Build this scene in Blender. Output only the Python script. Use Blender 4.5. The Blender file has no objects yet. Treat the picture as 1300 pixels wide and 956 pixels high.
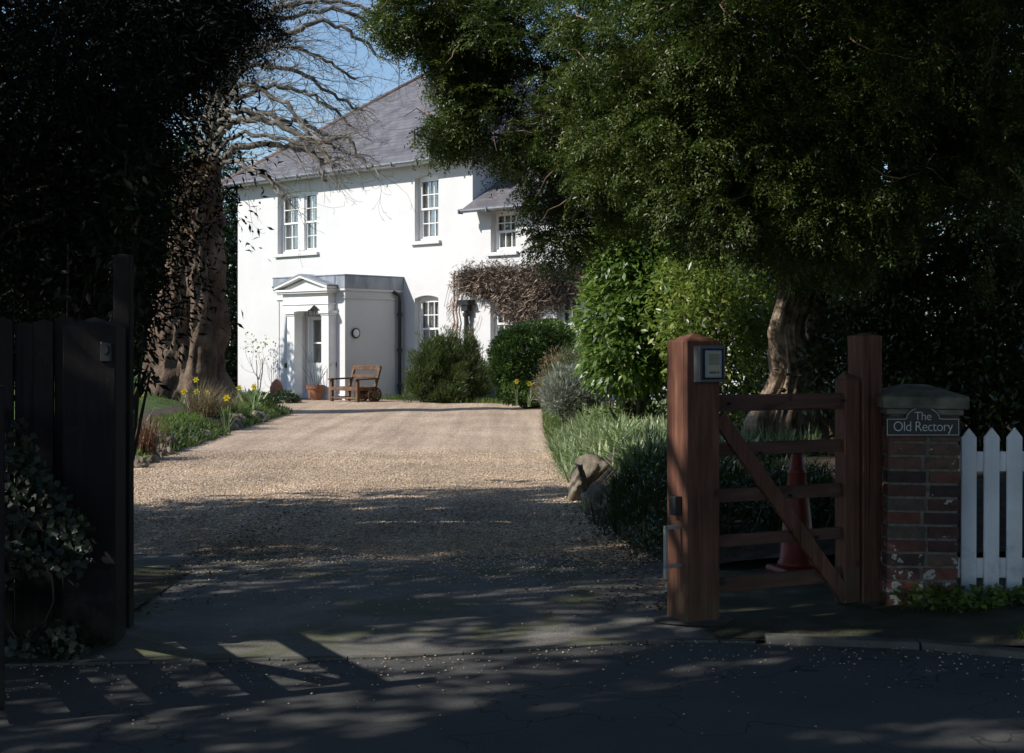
import bpy, bmesh, math, random
import numpy as np
from mathutils import Vector, Matrix, noise as mnoise

# ------------------------------------------------------------------ camera, sky, sun, exposure
scene = bpy.context.scene
COL = scene.collection
F = 1805.0; EYE = 1.45; HOR = 440.0
cam_d = bpy.data.cameras.new("camera"); cam = bpy.data.objects.new("camera", cam_d)
COL.objects.link(cam); scene.camera = cam
cam.location = (0, 0, EYE); cam.rotation_euler = (math.radians(90), 0, 0)
cam_d.sensor_width = 36; cam_d.lens = 36*F/1300; cam_d.shift_y = -(478-HOR)/1300
cam_d.clip_end = 3000; cam_d.clip_start = 0.05
SUN_EL = math.radians(36); SUN = Vector((-0.92, -0.39, 0)).normalized()
w = bpy.data.worlds.new("World"); scene.world = w; w.use_nodes = True
nt = w.node_tree; bg = nt.nodes['Background']
sky = nt.nodes.new('ShaderNodeTexSky'); sky.sky_type = 'NISHITA'; sky.sun_disc = False
sky.sun_elevation = SUN_EL; sky.sun_rotation = math.atan2(SUN.x, SUN.y)
sky.air_density = 1.0; sky.dust_density = 0.2; sky.ozone_density = 3.0
nt.links.new(sky.outputs[0], bg.inputs[0]); bg.inputs[1].default_value = 0.105
sd = bpy.data.lights.new("sun", 'SUN'); so = bpy.data.objects.new("sun", sd); COL.objects.link(so)
sd.energy = 4.3; sd.angle = math.radians(0.53); sd.color = (1.0, 0.95, 0.88)
sv = Vector((SUN.x*math.cos(SUN_EL), SUN.y*math.cos(SUN_EL), math.sin(SUN_EL)))
so.rotation_euler = sv.to_track_quat('Z', 'Y').to_euler(); so.location = (-30, -10, 40)
scene.view_settings.view_transform = 'Standard'; scene.view_settings.look = 'None'
scene.view_settings.exposure = 0.47; scene.view_settings.gamma = 1.0
scene.view_settings.use_curve_mapping = False
scene.render.engine = 'CYCLES'
scene.cycles.max_bounces = 6; scene.cycles.diffuse_bounces = 3; scene.cycles.transparent_max_bounces = 8
scene.cycles.use_denoising = True

# ------------------------------------------------------------------ helpers
rng = np.random.default_rng(7); random.seed(7)
def at(px, py, Y): return Vector(((px-650)/F*Y, Y, EYE-(py-HOR)/F*Y))
def gz(x, y):
    t = min(1, max(0, (y-10)/24)); return 0.12*t*t*(3-2*t)

def tag(o, label=None, cat=None, group=None, kind=None):
    if label: o['label'] = label
    if cat: o['category'] = cat
    if group: o['group'] = group
    if kind: o['kind'] = kind
    return o
def empty(name, loc=(0,0,0), rz=0, label=None, cat=None, group=None):
    o = bpy.data.objects.new(name, None); COL.objects.link(o); o.location = loc
    o.rotation_euler = (0,0,rz); o.empty_display_size = .2
    return tag(o, label, cat, group)
def copy_tree(o, parent=None):
    c = o.copy(); COL.objects.link(c); c.parent = parent
    for ch in list(o.children): copy_tree(ch, c)
    return c

class MB:
    def __init__(s): s.v = []; s.f = []; s.uv = {}
    def add(s, vs, fs):
        b = len(s.v); s.v += [tuple(p) for p in vs]; s.f += [tuple(i+b for i in f) for f in fs]
    def box(s, c, sz, rz=0, rx=0, ry=0, taper=1.0):
        R = Matrix.Rotation(rz,3,'Z') @ Matrix.Rotation(ry,3,'Y') @ Matrix.Rotation(rx,3,'X')
        vs = []
        for z in (-.5,.5):
            k = taper if z > 0 else 1
            for x,y in ((-.5,-.5),(.5,-.5),(.5,.5),(-.5,.5)):
                vs.append(Vector(c) + R @ Vector((x*sz[0]*k, y*sz[1]*k, z*sz[2])))
        s.add(vs, [(0,3,2,1),(4,5,6,7),(0,1,5,4),(1,2,6,5),(2,3,7,6),(3,0,4,7)])
    def bb(s, x0,x1,y0,y1,z0,z1): s.box(((x0+x1)/2,(y0+y1)/2,(z0+z1)/2),(abs(x1-x0),abs(y1-y0),abs(z1-z0)))
    def beam(s, a, b, w, h):
        a = Vector(a); b = Vector(b); d = b-a; L = d.length; q = d.to_track_quat('X','Z').to_matrix()
        vs = []
        for x in (0, L):
            for y,z in ((-.5,-.5),(.5,-.5),(.5,.5),(-.5,.5)): vs.append(a + q @ Vector((x, y*w, z*h)))
        s.add(vs, [(0,1,2,3),(7,6,5,4),(0,4,5,1),(1,5,6,2),(2,6,7,3),(3,7,4,0)])
    def tube(s, pts, rad, n=8, cap=True):
        pts = [Vector(p) for p in pts]
        if not hasattr(rad, '__len__'): rad = [rad]*len(pts)
        b = len(s.v); up = None
        for i,p in enumerate(pts):
            d = (pts[min(i+1,len(pts)-1)] - pts[max(i-1,0)])
            d = d.normalized() if d.length > 1e-9 else Vector((0,0,1))
            if up is None: up = d.orthogonal().normalized()
            up = (up - d*up.dot(d)); up = up.normalized() if up.length > 1e-6 else d.orthogonal().normalized()
            sd_ = d.cross(up)
            for k in range(n):
                a = 2*math.pi*k/n
                s.v.append(tuple(p + (up*math.cos(a)+sd_*math.sin(a))*rad[i]))
        for i in range(len(pts)-1):
            for k in range(n):
                k2 = (k+1)%n
                s.f.append((b+i*n+k, b+i*n+k2, b+(i+1)*n+k2, b+(i+1)*n+k))
        if cap:
            s.f.append(tuple(b+k for k in reversed(range(n))))
            s.f.append(tuple(b+(len(pts)-1)*n+k for k in range(n)))
    def lathe(s, prof, c=(0,0,0), n=24, sx=1, sy=1):
        b = len(s.v)
        for r,z in prof:
            for k in range(n):
                a = 2*math.pi*k/n; s.v.append((c[0]+r*sx*math.cos(a), c[1]+r*sy*math.sin(a), c[2]+z))
        for i in range(len(prof)-1):
            for k in range(n):
                k2 = (k+1)%n; s.f.append((b+i*n+k, b+i*n+k2, b+(i+1)*n+k2, b+(i+1)*n+k))
        s.f.append(tuple(b+k for k in reversed(range(n)))); s.f.append(tuple(b+(len(prof)-1)*n+k for k in range(n)))
    def prism(s, poly, y0, y1):            # poly in x,z ; extruded along y
        n = len(poly); vs = [(x,y0,z) for x,z in poly]+[(x,y1,z) for x,z in poly]
        fs = [tuple(range(n)), tuple(reversed(range(n,2*n)))]
        for k in range(n): fs.append((k, n+k, n+(k+1)%n, (k+1)%n))
        s.add(vs, fs)
    def build(s, name, mat, parent=None, smooth=False, bevel=0, loc=None, rz=None):
        me = bpy.data.meshes.new(name); me.from_pydata(s.v, [], s.f)
        bm = bmesh.new(); bm.from_mesh(me); bmesh.ops.recalc_face_normals(bm, faces=bm.faces); bm.to_mesh(me); bm.free()
        if smooth: me.polygons.foreach_set('use_smooth', [True]*len(me.polygons))
        me.materials.append(mat); o = bpy.data.objects.new(name, me); COL.objects.link(o)
        if parent: o.parent = parent
        if loc is not None: o.location = loc
        if rz is not None: o.rotation_euler = (0,0,rz)
        if bevel:
            m = o.modifiers.new('bevel','BEVEL'); m.width = bevel; m.segments = 2; m.limit_method = 'ANGLE'
        return o

def np_mesh(name, V, T, mat, parent=None, mats=None, midx=None):
    V = np.ascontiguousarray(V, dtype=np.float32).reshape(-1,3); T = np.ascontiguousarray(T, dtype=np.int32)
    k = T.shape[1]; me = bpy.data.meshes.new(name)
    me.vertices.add(len(V)); me.vertices.foreach_set('co', V.ravel())
    me.loops.add(T.size); me.loops.foreach_set('vertex_index', T.ravel())
    me.polygons.add(len(T)); me.polygons.foreach_set('loop_start', np.arange(0, T.size, k, dtype=np.int32))
    me.update(calc_edges=True); me.materials.append(mat)
    o = bpy.data.objects.new(name, me); COL.objects.link(o)
    if parent: o.parent = parent
    return o
def unit(a): return a/np.maximum(np.linalg.norm(a, axis=-1, keepdims=True), 1e-9)
def leaf_geo(pos, ax, nr, L, W, fold=.18, mid=.45, curl=0.0):
    n = len(pos); L = np.broadcast_to(np.asarray(L,float).reshape(-1,1),(n,1)); W = np.broadcast_to(np.asarray(W,float).reshape(-1,1),(n,1))
    ax = unit(ax); sd_ = unit(np.cross(ax, nr)); nr = np.cross(sd_, ax)
    V = np.empty((n,4,3)); m = pos+ax*L*mid
    V[:,0] = pos; V[:,1] = m+sd_*W/2+nr*W*fold; V[:,2] = pos+ax*L-nr*L*curl; V[:,3] = m-sd_*W/2+nr*W*fold
    b = (np.arange(n)*4)[:,None]
    T = np.concatenate([b+np.array([0,1,2]), b+np.array([0,2,3])])
    return V.reshape(-1,3), T
def hash3(i, j, k): 
    h = (i*374761393 + j*668265263 + k*2147483647 + 1013904223) & 0xffffffff
    h = ((h ^ (h >> 13))*1274126177) & 0xffffffff
    return ((h ^ (h >> 16)) & 0xffff)/65535.0
def vnoise(p):
    p = np.asarray(p, float); i = np.floor(p).astype(np.int64); f = p-i; f = f*f*(3-2*f); r = 0
    for a in (0,1):
        for b in (0,1):
            for c in (0,1):
                wt = (f[...,0] if a else 1-f[...,0])*(f[...,1] if b else 1-f[...,1])*(f[...,2] if c else 1-f[...,2])
                r = r + wt*hash3(i[...,0]+a, i[...,1]+b, i[...,2]+c)
    return r
def rdir(n): return unit(rng.normal(size=(n,3)))
def lobe_pts(n, c, r, shell=.55, lump=.35, fr=2.2, seed=0):
    d = rdir(n); rr = (shell + (1-shell)*rng.random(n)**.6)
    k = 1 - lump/2 + lump*(vnoise(d*fr+seed*7.3+20)*2-0.6)
    return np.array(c) + d*(rr*k)[:,None]*np.array(r), d
# openings in the canopy: capsules on the ground (x0,y0,x1,y1,r) that the sun reaches through gaps in the crowns
GAPS = [(-1.75,6.97,-.65,6.70,.31),(1.15,7.10,1.75,7.05,.16),(.2,6.95,.9,6.75,.09),(-.5,7.25,.1,7.2,.06),(1.30,7.66,2.9,8.32,.15),(2.3,6.9,3.4,6.6,.14),
        (-.6,12.5,.6,12.3,.17),(-2.0,12.75,-1.0,12.65,.11),(-2.6,11.2,-2.0,11.1,.06),(-.3,9.0,.4,8.9,.05),(-2.9,14.3,.4,14.6,.12),(-2.4,13.4,-.8,13.5,.09),(-1.2,11.6,0,11.7,.07),
        (3.3,14.3,5.2,15.1,.24),(.6,13.4,2.4,14.2,.42),(1.0,14.6,3.6,16.2,.5),(.7,13.0,1.6,13.3,.25)]
_r = random.Random(5)
for _k in range(26):
    _x = _r.uniform(-1.0,1.9); _y = _r.uniform(6.35,7.75); _l = _r.uniform(.08,.5); GAPS.append((_x,_y,_x+_l,_y-_l*_r.uniform(-.05,.3),_r.uniform(.015,.055)))
def sun_open(P, org=(0,0,0)):
    Q = P+np.array(org); k = 1/math.tan(SUN_EL); gx = Q[:,0]-SUN.x*k*Q[:,2]; gy = Q[:,1]-SUN.y*k*Q[:,2]; keep = np.ones(len(P),bool)
    for x0,y0,x1,y1,r in GAPS:
        dx,dy = x1-x0,y1-y0; t_ = np.clip(((gx-x0)*dx+(gy-y0)*dy)/(dx*dx+dy*dy),0,1); keep &= np.hypot(gx-x0-t_*dx, gy-y0-t_*dy) > r
    return keep
def foliage(name, lobes, dens, leaf, mat, parent, shell=.5, lump=.35, clump=None, up=.3, droop=0., fold=.18, gap=None, out=.6, seed=0, zmin=None):
    """lobes: (centre, radii, weight). clump=(leaves per clump, clump radius)"""
    P = []; D = []
    for q,(c, r, wt) in enumerate(lobes):
        area = (r[0]*r[1]+r[0]*r[2]+r[1]*r[2])*4.2
        n = int(dens*area*wt)
        p, d = lobe_pts(n, c, r, shell, lump, seed=seed+q)
        P.append(p); D.append(d)
    P = np.concatenate(P); D = np.concatenate(D)
    if gap:
        keep = vnoise(P*gap[0]+seed) > gap[1]; P = P[keep]; D = D[keep]
    if clump:
        k, cr = clump; n = len(P)
        P = np.repeat(P, k, 0) + np.clip(rng.normal(size=(n*k,3)),-1.3,1.3)*cr*np.array([1,1,.7]); D = np.repeat(D, k, 0)
    if zmin is not None:
        kk = P[:,2] > zmin; P = P[kk]; D = D[kk]
    if parent is not None and P[:,2].max() > 2.5:
        kk = sun_open(P, parent.location[:]); P = P[kk]; D = D[kk]
    n = len(P)
    ax = D*out + rdir(n)*.8 + np.array([0,0,-droop]); nr = D*.5 + rdir(n)*.6 + np.array([0,0,up])
    L = leaf[0]*(.65+.7*rng.random(n)); W = L*leaf[1]
    V,T = leaf_geo(P, ax, nr, L, W, fold)
    o = np_mesh(name, V, T, mat, parent); return o

# ------------------------------------------------------------------ materials
def nmat(name):
    m = bpy.data.materials.new(name); m.use_nodes = True; t = m.node_tree
    b = t.nodes['Principled BSDF']; return m, t, b
def ramp(t, fac, stops):
    r = t.nodes.new('ShaderNodeValToRGB'); e = r.color_ramp.elements
    while len(e) < len(stops): e.new(.5)
    for i,(p,c) in enumerate(stops): e[i].position = p; e[i].color = (*c,1)
    t.links.new(fac, r.inputs[0]); return r.outputs[0]
def tc(t, out='Object', scale=(1,1,1)):
    c = t.nodes.new('ShaderNodeTexCoord'); mp = t.nodes.new('ShaderNodeMapping'); mp.inputs['Scale'].default_value = scale
    t.links.new(c.outputs[out], mp.inputs[0]); return mp.outputs[0]
def noi(t, vec, scale, detail=4, rough=.55, dist=0):
    n = t.nodes.new('ShaderNodeTexNoise'); n.inputs['Scale'].default_value = scale; n.inputs['Detail'].default_value = detail
    n.inputs['Roughness'].default_value = rough; n.inputs['Distortion'].default_value = dist
    t.links.new(vec, n.inputs['Vector']); return n.outputs['Fac']
def mixc(t, fac, a, b, mode='MIX'):
    n = t.nodes.new('ShaderNodeMix'); n.data_type = 'RGBA'; n.blend_type = mode
    for k,v in ((0,fac),(6,a),(7,b)):
        if isinstance(v, (int,float)): n.inputs[k].default_value = v
        elif isinstance(v, tuple): n.inputs[k].default_value = (*v,1)
        else: t.links.new(v, n.inputs[k])
    return n.outputs[2]
def bump(t, b, h, strength=.3, dist=.01, prev=None):
    n = t.nodes.new('ShaderNodeBump'); n.inputs['Strength'].default_value = strength; n.inputs['Distance'].default_value = dist
    t.links.new(h, n.inputs['Height']); 
    if prev is not None: t.links.new(prev, n.inputs['Normal'])
    t.links.new(n.outputs[0], b.inputs['Normal']); return n.outputs[0]
def simple(name, stops, scale=6, rough=.6, bs=None, bd=.005, bstr=.4, vec=(1,1,1), spec=.4, metal=0, detail=5, dist=0):
    m,t,b = nmat(name); v = tc(t, 'Object', vec)
    t.links.new(ramp(t, noi(t, v, scale, detail, dist=dist), stops), b.inputs['Base Color'])
    b.inputs['Roughness'].default_value = rough; b.inputs['Specular IOR Level'].default_value = spec; b.inputs['Metallic'].default_value = metal
    if bs: bump(t, b, noi(t, v, bs, 5), bstr, bd)
    return m
def leafmat(name, stops, rough=.45, trans=.25, tcol=(.25,.4,.05), spec=.4, big=1.2):
    m,t,b = nmat(name); g = t.nodes.new('ShaderNodeNewGeometry')
    c = ramp(t, g.outputs['Random Per Island'], stops)
    n = noi(t, tc(t), big, 2); c = mixc(t, 1.0, c, ramp(t, n, [(.3,(.6,.62,.6)),(.7,(1.15,1.12,1.0))]), 'MULTIPLY')
    t.links.new(c, b.inputs['Base Color']); b.inputs['Roughness'].default_value = rough; b.inputs['Specular IOR Level'].default_value = spec
    if trans > 0:
        tr = t.nodes.new('ShaderNodeBsdfTranslucent'); tr.inputs[0].default_value = (*tcol,1)
        mx = t.nodes.new('ShaderNodeMixShader'); mx.inputs[0].default_value = trans
        t.links.new(b.outputs[0], mx.inputs[1]); t.links.new(tr.outputs[0], mx.inputs[2])
        t.links.new(mx.outputs[0], t.nodes['Material Output'].inputs[0])
    return m
M = {}
M['yew'] = leafmat('yew_leaf', [(0,(.018,.034,.008)),(.45,(.040,.070,.014)),(.8,(.075,.108,.022)),(1,(.13,.14,.035))], .45, .18, (.10,.17,.03), .35)
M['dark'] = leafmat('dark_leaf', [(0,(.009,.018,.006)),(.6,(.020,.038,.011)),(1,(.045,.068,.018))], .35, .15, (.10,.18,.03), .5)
M['laurel'] = leafmat('laurel_leaf', [(0,(.04,.085,.016)),(.6,(.09,.16,.028)),(1,(.20,.28,.06))], .42, .27, (.22,.36,.05), .8)
M['lime'] = leafmat('lime_leaf', [(0,(.035,.07,.014)),(.45,(.10,.16,.03)),(.8,(.20,.26,.05)),(1,(.34,.36,.10))], .35, .33, (.32,.42,.07), .5)
M['rosemary'] = leafmat('rosemary_leaf', [(0,(.02,.035,.015)),(.6,(.045,.065,.025)),(1,(.10,.12,.05))], .5, .15)
M['lavender'] = leafmat('silver_leaf', [(0,(.14,.17,.14)),(.5,(.27,.30,.25)),(1,(.44,.46,.40))], .6, .15, (.25,.3,.2), .3)
M['strap'] = leafmat('strap_leaf', [(0,(.16,.24,.11)),(.5,(.36,.45,.25)),(.85,(.54,.60,.42)),(1,(.66,.66,.5))], .33, .3, (.22,.32,.09), .5)
M['grass'] = leafmat('grass_blade', [(0,(.04,.075,.018)),(.6,(.08,.13,.03)),(1,(.17,.18,.06))], .5, .3, (.2,.32,.06), .3)
M['drygrass'] = leafmat('dry_grass', [(0,(.09,.07,.035)),(.5,(.18,.14,.08)),(1,(.30,.25,.16))], .6, .2, (.3,.24,.12), .3)
M['redgrass'] = leafmat('russet_grass', [(0,(.07,.03,.02)),(.6,(.16,.08,.05)),(1,(.25,.15,.09))], .6, .2, (.25,.12,.07), .3)
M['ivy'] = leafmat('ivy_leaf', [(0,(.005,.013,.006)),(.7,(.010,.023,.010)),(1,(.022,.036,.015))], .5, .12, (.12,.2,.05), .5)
M['barebranch'] = simple('bare_twig', [(.3,(.10,.085,.065)),(.55,(.22,.195,.155)),(.75,(.36,.33,.27))], 5, .75)
M['twig'] = leafmat('vine_twig', [(0,(.07,.05,.04)),(.5,(.19,.14,.115)),(1,(.36,.29,.25))], .8, 0)
M['litter'] = leafmat('leaf_litter', [(0,(.05,.03,.018)),(.6,(.12,.075,.04)),(1,(.22,.15,.08))], .7, .1, (.2,.12,.05))
M['daff'] = leafmat('daffodil_petal', [(0,(.75,.55,.02)),(1,(.85,.68,.04))], .5, .3, (.8,.6,.03))
M['primrose'] = leafmat('primrose_petal', [(0,(.7,.66,.25)),(1,(.8,.78,.4))], .5, .3, (.7,.65,.3))
M['bark'] = simple('pale_bark', [(.3,(.055,.036,.024)),(.5,(.20,.145,.10)),(.7,(.38,.30,.225))], 9, .85, 30, .02, .8)
M['oldbark'] = simple('gnarled_bark', [(.3,(.035,.022,.016)),(.5,(.10,.066,.045)),(.7,(.20,.145,.10))], 2.2, .9, 12, .05, .8)  # whole bark tone lowered to stand in for shade on the trunk
M['branch'] = simple('grey_branch', [(.3,(.05,.042,.033)),(.55,(.12,.105,.082)),(.75,(.26,.235,.19))], 5, .8, 40, .01, .5)
M['deadtwig'] = simple('dead_twig', [(.3,(.15,.09,.065)),(.7,(.38,.26,.19))], 8, .85)
M['brown'] = simple('dark_stem', [(.3,(.035,.025,.018)),(.7,(.10,.075,.055))], 12, .85, 40, .01, .5)

def clumpmat(name, stops, stops2, rough, spec, trans, tcol, sc=3.2):
    m = leafmat(name, stops, rough, trans, tcol, spec); t = m.node_tree; b = t.nodes['Principled BSDF']
    old = b.inputs['Base Color'].links[0].from_socket
    n = noi(t, tc(t), sc, 3, .6); c = mixc(t, ramp(t, n, [(.38,(0,0,0)),(.62,(1,1,1))]), old, ramp(t, noi(t, tc(t), sc*3.1, 2), stops2))
    t.links.new(c, b.inputs['Base Color']); return m
M['yew'] = clumpmat('yew_leaf', [(0,(.018,.036,.009)),(.6,(.040,.072,.014)),(1,(.08,.11,.024))], [(.35,(.045,.078,.015)),(.6,(.105,.13,.027)),(.75,(.20,.18,.05))], .42, .4, .2, (.12,.20,.03))

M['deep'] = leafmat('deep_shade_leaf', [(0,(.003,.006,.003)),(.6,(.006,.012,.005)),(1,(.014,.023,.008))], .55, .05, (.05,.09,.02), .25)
def wood(name, c1, c2, c3, rough=.62, axis=(1,1,.07), grain=38):
    m,t,b = nmat(name); v = tc(t, 'Object', axis)
    g = noi(t, v, grain, 6, .6, .4); big = noi(t, tc(t), 2.3, 4)
    c = ramp(t, g, [(.25,c1),(.5,c2),(.75,c3)])
    c = mixc(t, 1.0, c, ramp(t, big, [(.3,(.72,.7,.7)),(.7,(1.12,1.1,1.1))]), 'MULTIPLY')
    # long splits in the grain
    s = noi(t, tc(t, 'Object', (axis[0]*1.0, axis[1]*1.0, axis[2]*.25)), 26, 2); 
    cr = ramp(t, s, [(.30,(.35,.33,.33)) if name != 'white_painted_wood' else (.1,(.9,.9,.9)),(.345,(1,1,1))]); c = mixc(t, 1.0, c, cr, 'MULTIPLY')
    sz = t.nodes.new('ShaderNodeSeparateXYZ'); t.links.new(tc(t), sz.inputs[0]); al = t.nodes.new('ShaderNodeMapRange'); al.inputs[1].default_value=.02; al.inputs[2].default_value=.42; al.inputs[3].default_value=.22; al.inputs[4].default_value=-.1; t.links.new(sz.outputs[2], al.inputs[0])
    ad = t.nodes.new('ShaderNodeMath'); t.links.new(noi(t, tc(t), 9, 5, .65), ad.inputs[0]); t.links.new(al.outputs[0], ad.inputs[1])
    c = mixc(t, ramp(t, ad.outputs[0], [(.52,(0,0,0)),(.72,(.65,.65,.65))]), c, mixc(t, .5, c, (.07,.085,.045)))
    kn = t.nodes.new('ShaderNodeTexVoronoi'); kn.inputs['Scale'].default_value = 4.2; t.links.new(tc(t,'Object',(1,1,.8)), kn.inputs['Vector'])
    c = mixc(t, ramp(t, kn.outputs['Distance'], [(.055,(.75,.75,.75)),(.10,(0,0,0))]), c, mixc(t, 1.0, c, (.35,.30,.28), 'MULTIPLY'))
    t.links.new(c, b.inputs['Base Color']); b.inputs['Roughness'].default_value = rough; b.inputs['Specular IOR Level'].default_value = .35
    n1 = bump(t, b, g, .35, .003); bump(t, b, cr, .6, .004, n1); return m
M['post'] = wood('stained_wood', (.07,.029,.018),(.125,.053,.032),(.21,.10,.065))
M['rail'] = wood('stained_rail', (.065,.031,.023),(.105,.05,.038),(.16,.078,.058), axis=(.07,1,1))
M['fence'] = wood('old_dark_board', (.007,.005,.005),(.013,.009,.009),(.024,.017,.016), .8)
M['whitewood'] = wood('white_painted_wood', (.72,.74,.76),(.80,.82,.84),(.84,.86,.88), .5, grain=12)
M['bench'] = wood('bench_timber', (.05,.025,.014),(.13,.068,.035),(.25,.14,.075), .6, (1,1,1), 14)
M['white'] = None
m,t,b = nmat('white_render'); v = tc(t)
c = ramp(t, noi(t, v, .9, 6, .6), [(.3,(.56,.56,.56)),(.65,(.61,.61,.61))])
c = mixc(t, ramp(t, noi(t, tc(t,'Object',(1.6,1.6,.25)), 3.5, 6, .65), [(.60,(0,0,0)),(.80,(.35,.35,.35))]), c, (.60,.595,.56))
c = mixc(t, ramp(t, noi(t, tc(t,'Object',(5,5,.35)), 2.2, 6, .7), [(.58,(0,0,0)),(.78,(.30,.30,.30))]), c, (.42,.40,.35))
t.links.new(c, b.inputs['Base Color']); b.inputs['Roughness'].default_value = .75
n1 = bump(t, b, noi(t, v, 2.2, 4), .25, .03); bump(t, b, noi(t, v, 45, 4), .25, .004, n1); M['white'] = m
M['paint'] = simple('white_gloss_paint', [(.3,(.74,.74,.72)),(.7,(.80,.80,.79))], 4, .3, 40, .001, .2)
m,t,b = nmat('window_glass')
gl = t.nodes.new('ShaderNodeBsdfGlossy'); gl.inputs['Roughness'].default_value = .02; gl.inputs[0].default_value = (.95,.97,1,1)
tp = t.nodes.new('ShaderNodeBsdfTransparent'); tp.inputs[0].default_value = (.88,.90,.90,1)
lw = t.nodes.new('ShaderNodeLayerWeight'); fr = t.nodes.new('ShaderNodeMapRange'); fr.inputs[1].default_value=.2; fr.inputs[3].default_value=.10; fr.inputs[4].default_value=.8; t.links.new(lw.outputs['Facing'], fr.inputs[0])
bn = t.nodes.new('ShaderNodeBump'); bn.inputs['Strength'].default_value = .15; bn.inputs['Distance'].default_value = .01
t.links.new(noi(t, tc(t), 3.0, 1), bn.inputs['Height']); t.links.new(bn.outputs[0], gl.inputs['Normal'])
mx = t.nodes.new('ShaderNodeMixShader'); t.links.new(fr.outputs[0], mx.inputs[0]); t.links.new(tp.outputs[0], mx.inputs[1]); t.links.new(gl.outputs[0], mx.inputs[2])
t.links.new(mx.outputs[0], t.nodes['Material Output'].inputs[0]); M['glass'] = m
M['curtain'] = simple('curtain_cloth', [(.3,(.40,.37,.32)),(.7,(.62,.59,.53))], 6, .9, vec=(6,1,.15))
M['room'] = simple('room_dark', [(.3,(.10,.095,.085)),(.7,(.16,.15,.135))], 2, .9)
# slates
m,t,b = nmat('slate'); v = tc(t, 'UV'); br = t.nodes.new('ShaderNodeTexBrick'); t.links.new(v, br.inputs[0])
br.inputs['Scale'].default_value = 1; br.inputs['Brick Width'].default_value = .30; br.inputs['Row Height'].default_value = .19
br.inputs['Mortar Size'].default_value = .006; br.inputs['Mortar Smooth'].default_value = .2; br.offset = .5
br.inputs['Color1'].default_value = (.105,.102,.108,1); br.inputs['Color2'].default_value = (.165,.160,.168,1); br.inputs['Mortar'].default_value = (.035,.032,.035,1)
c = mixc(t, 1.0, br.outputs[0], ramp(t, noi(t, v, 1.1, 5, .6), [(.3,(.85,.85,.86)),(.7,(1.12,1.1,1.1))]), 'MULTIPLY')
c = mixc(t, ramp(t, noi(t, v, 9, 5, .7), [(.62,(0,0,0)),(.72,(.5,.5,.5))]), c, (.28,.27,.25))
t.links.new(c, b.inputs['Base Color']); 
t.links.new(ramp(t, noi(t, v, 2.5, 3), [(.3,(.38,)*3),(.7,(.62,)*3)]), b.inputs['Roughness'])
wv = t.nodes.new('ShaderNodeMath'); wv.operation = 'FRACT'; sp = t.nodes.new('ShaderNodeSeparateXYZ'); dv = t.nodes.new('ShaderNodeMath'); dv.operation='DIVIDE'; dv.inputs[1].default_value=.19
t.links.new(v, sp.inputs[0]); t.links.new(sp.outputs[1], dv.inputs[0]); t.links.new(dv.outputs[0], wv.inputs[0])
n1 = bump(t, b, wv.outputs[0], -.5, .02); n2 = bump(t, b, br.outputs[1], -.3, .01, n1); bump(t, b, noi(t, v, 6.0, 2), .12, .02, n2); M['slate'] = m
M['lead'] = simple('weathered_lead', [(.3,(.16,.18,.21)),(.55,(.27,.30,.34)),(.75,(.36,.39,.42))], 3.5, .5, 14, .01, .3, vec=(1,1,.4))
M['ridge'] = simple('ridge_tile', [(.3,(.08,.05,.045)),(.7,(.20,.13,.11))], 8, .8, 20, .01)
M['chimney'] = simple('chimney_brick', [(.3,(.25,.15,.11)),(.7,(.42,.30,.23))], 8, .85, 20, .01)
M['black'] = simple('black_iron', [(.3,(.012,.012,.013)),(.7,(.03,.03,.032))], 10, .4, 60, .001, .3)
M['grey'] = simple('grey_metal', [(.3,(.13,.14,.15)),(.7,(.24,.25,.27))], 8, .45, metal=.5)
M['steel'] = simple('bare_steel', [(.3,(.35,.36,.38)),(.7,(.55,.56,.58))], 8, .35, metal=.8)
M['terra'] = simple('terracotta', [(.3,(.20,.085,.05)),(.7,(.36,.17,.10))], 7, .8, 30, .004)
M['matg'] = simple('green_mat', [(.3,(.02,.20,.12)),(.7,(.04,.30,.18))], 20, .9)
M['stone'] = simple('mossy_rock', [(.30,(.045,.06,.022)),(.42,(.12,.10,.075)),(.55,(.22,.18,.13)),(.75,(.36,.31,.24))], 3.2, .9, 9, .05, .7)
M['capstone'] = simple('pier_capstone', [(.3,(.06,.058,.042)),(.5,(.13,.12,.09)),(.72,(.25,.23,.18))], 7, .9, 40, .008, .6)
M['concrete'] = simple('concrete', [(.3,(.05,.052,.045)),(.7,(.12,.115,.10))], 7, .9, 60, .006, .6)
M['cone'] = simple('cone_plastic', [(.3,(.12,.016,.008)),(.7,(.19,.025,.012))], 3, .45)
M['soil'] = simple('bed_soil', [(.3,(.022,.016,.011)),(.7,(.075,.055,.038))], 9, .95, 40, .02, .8)
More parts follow.
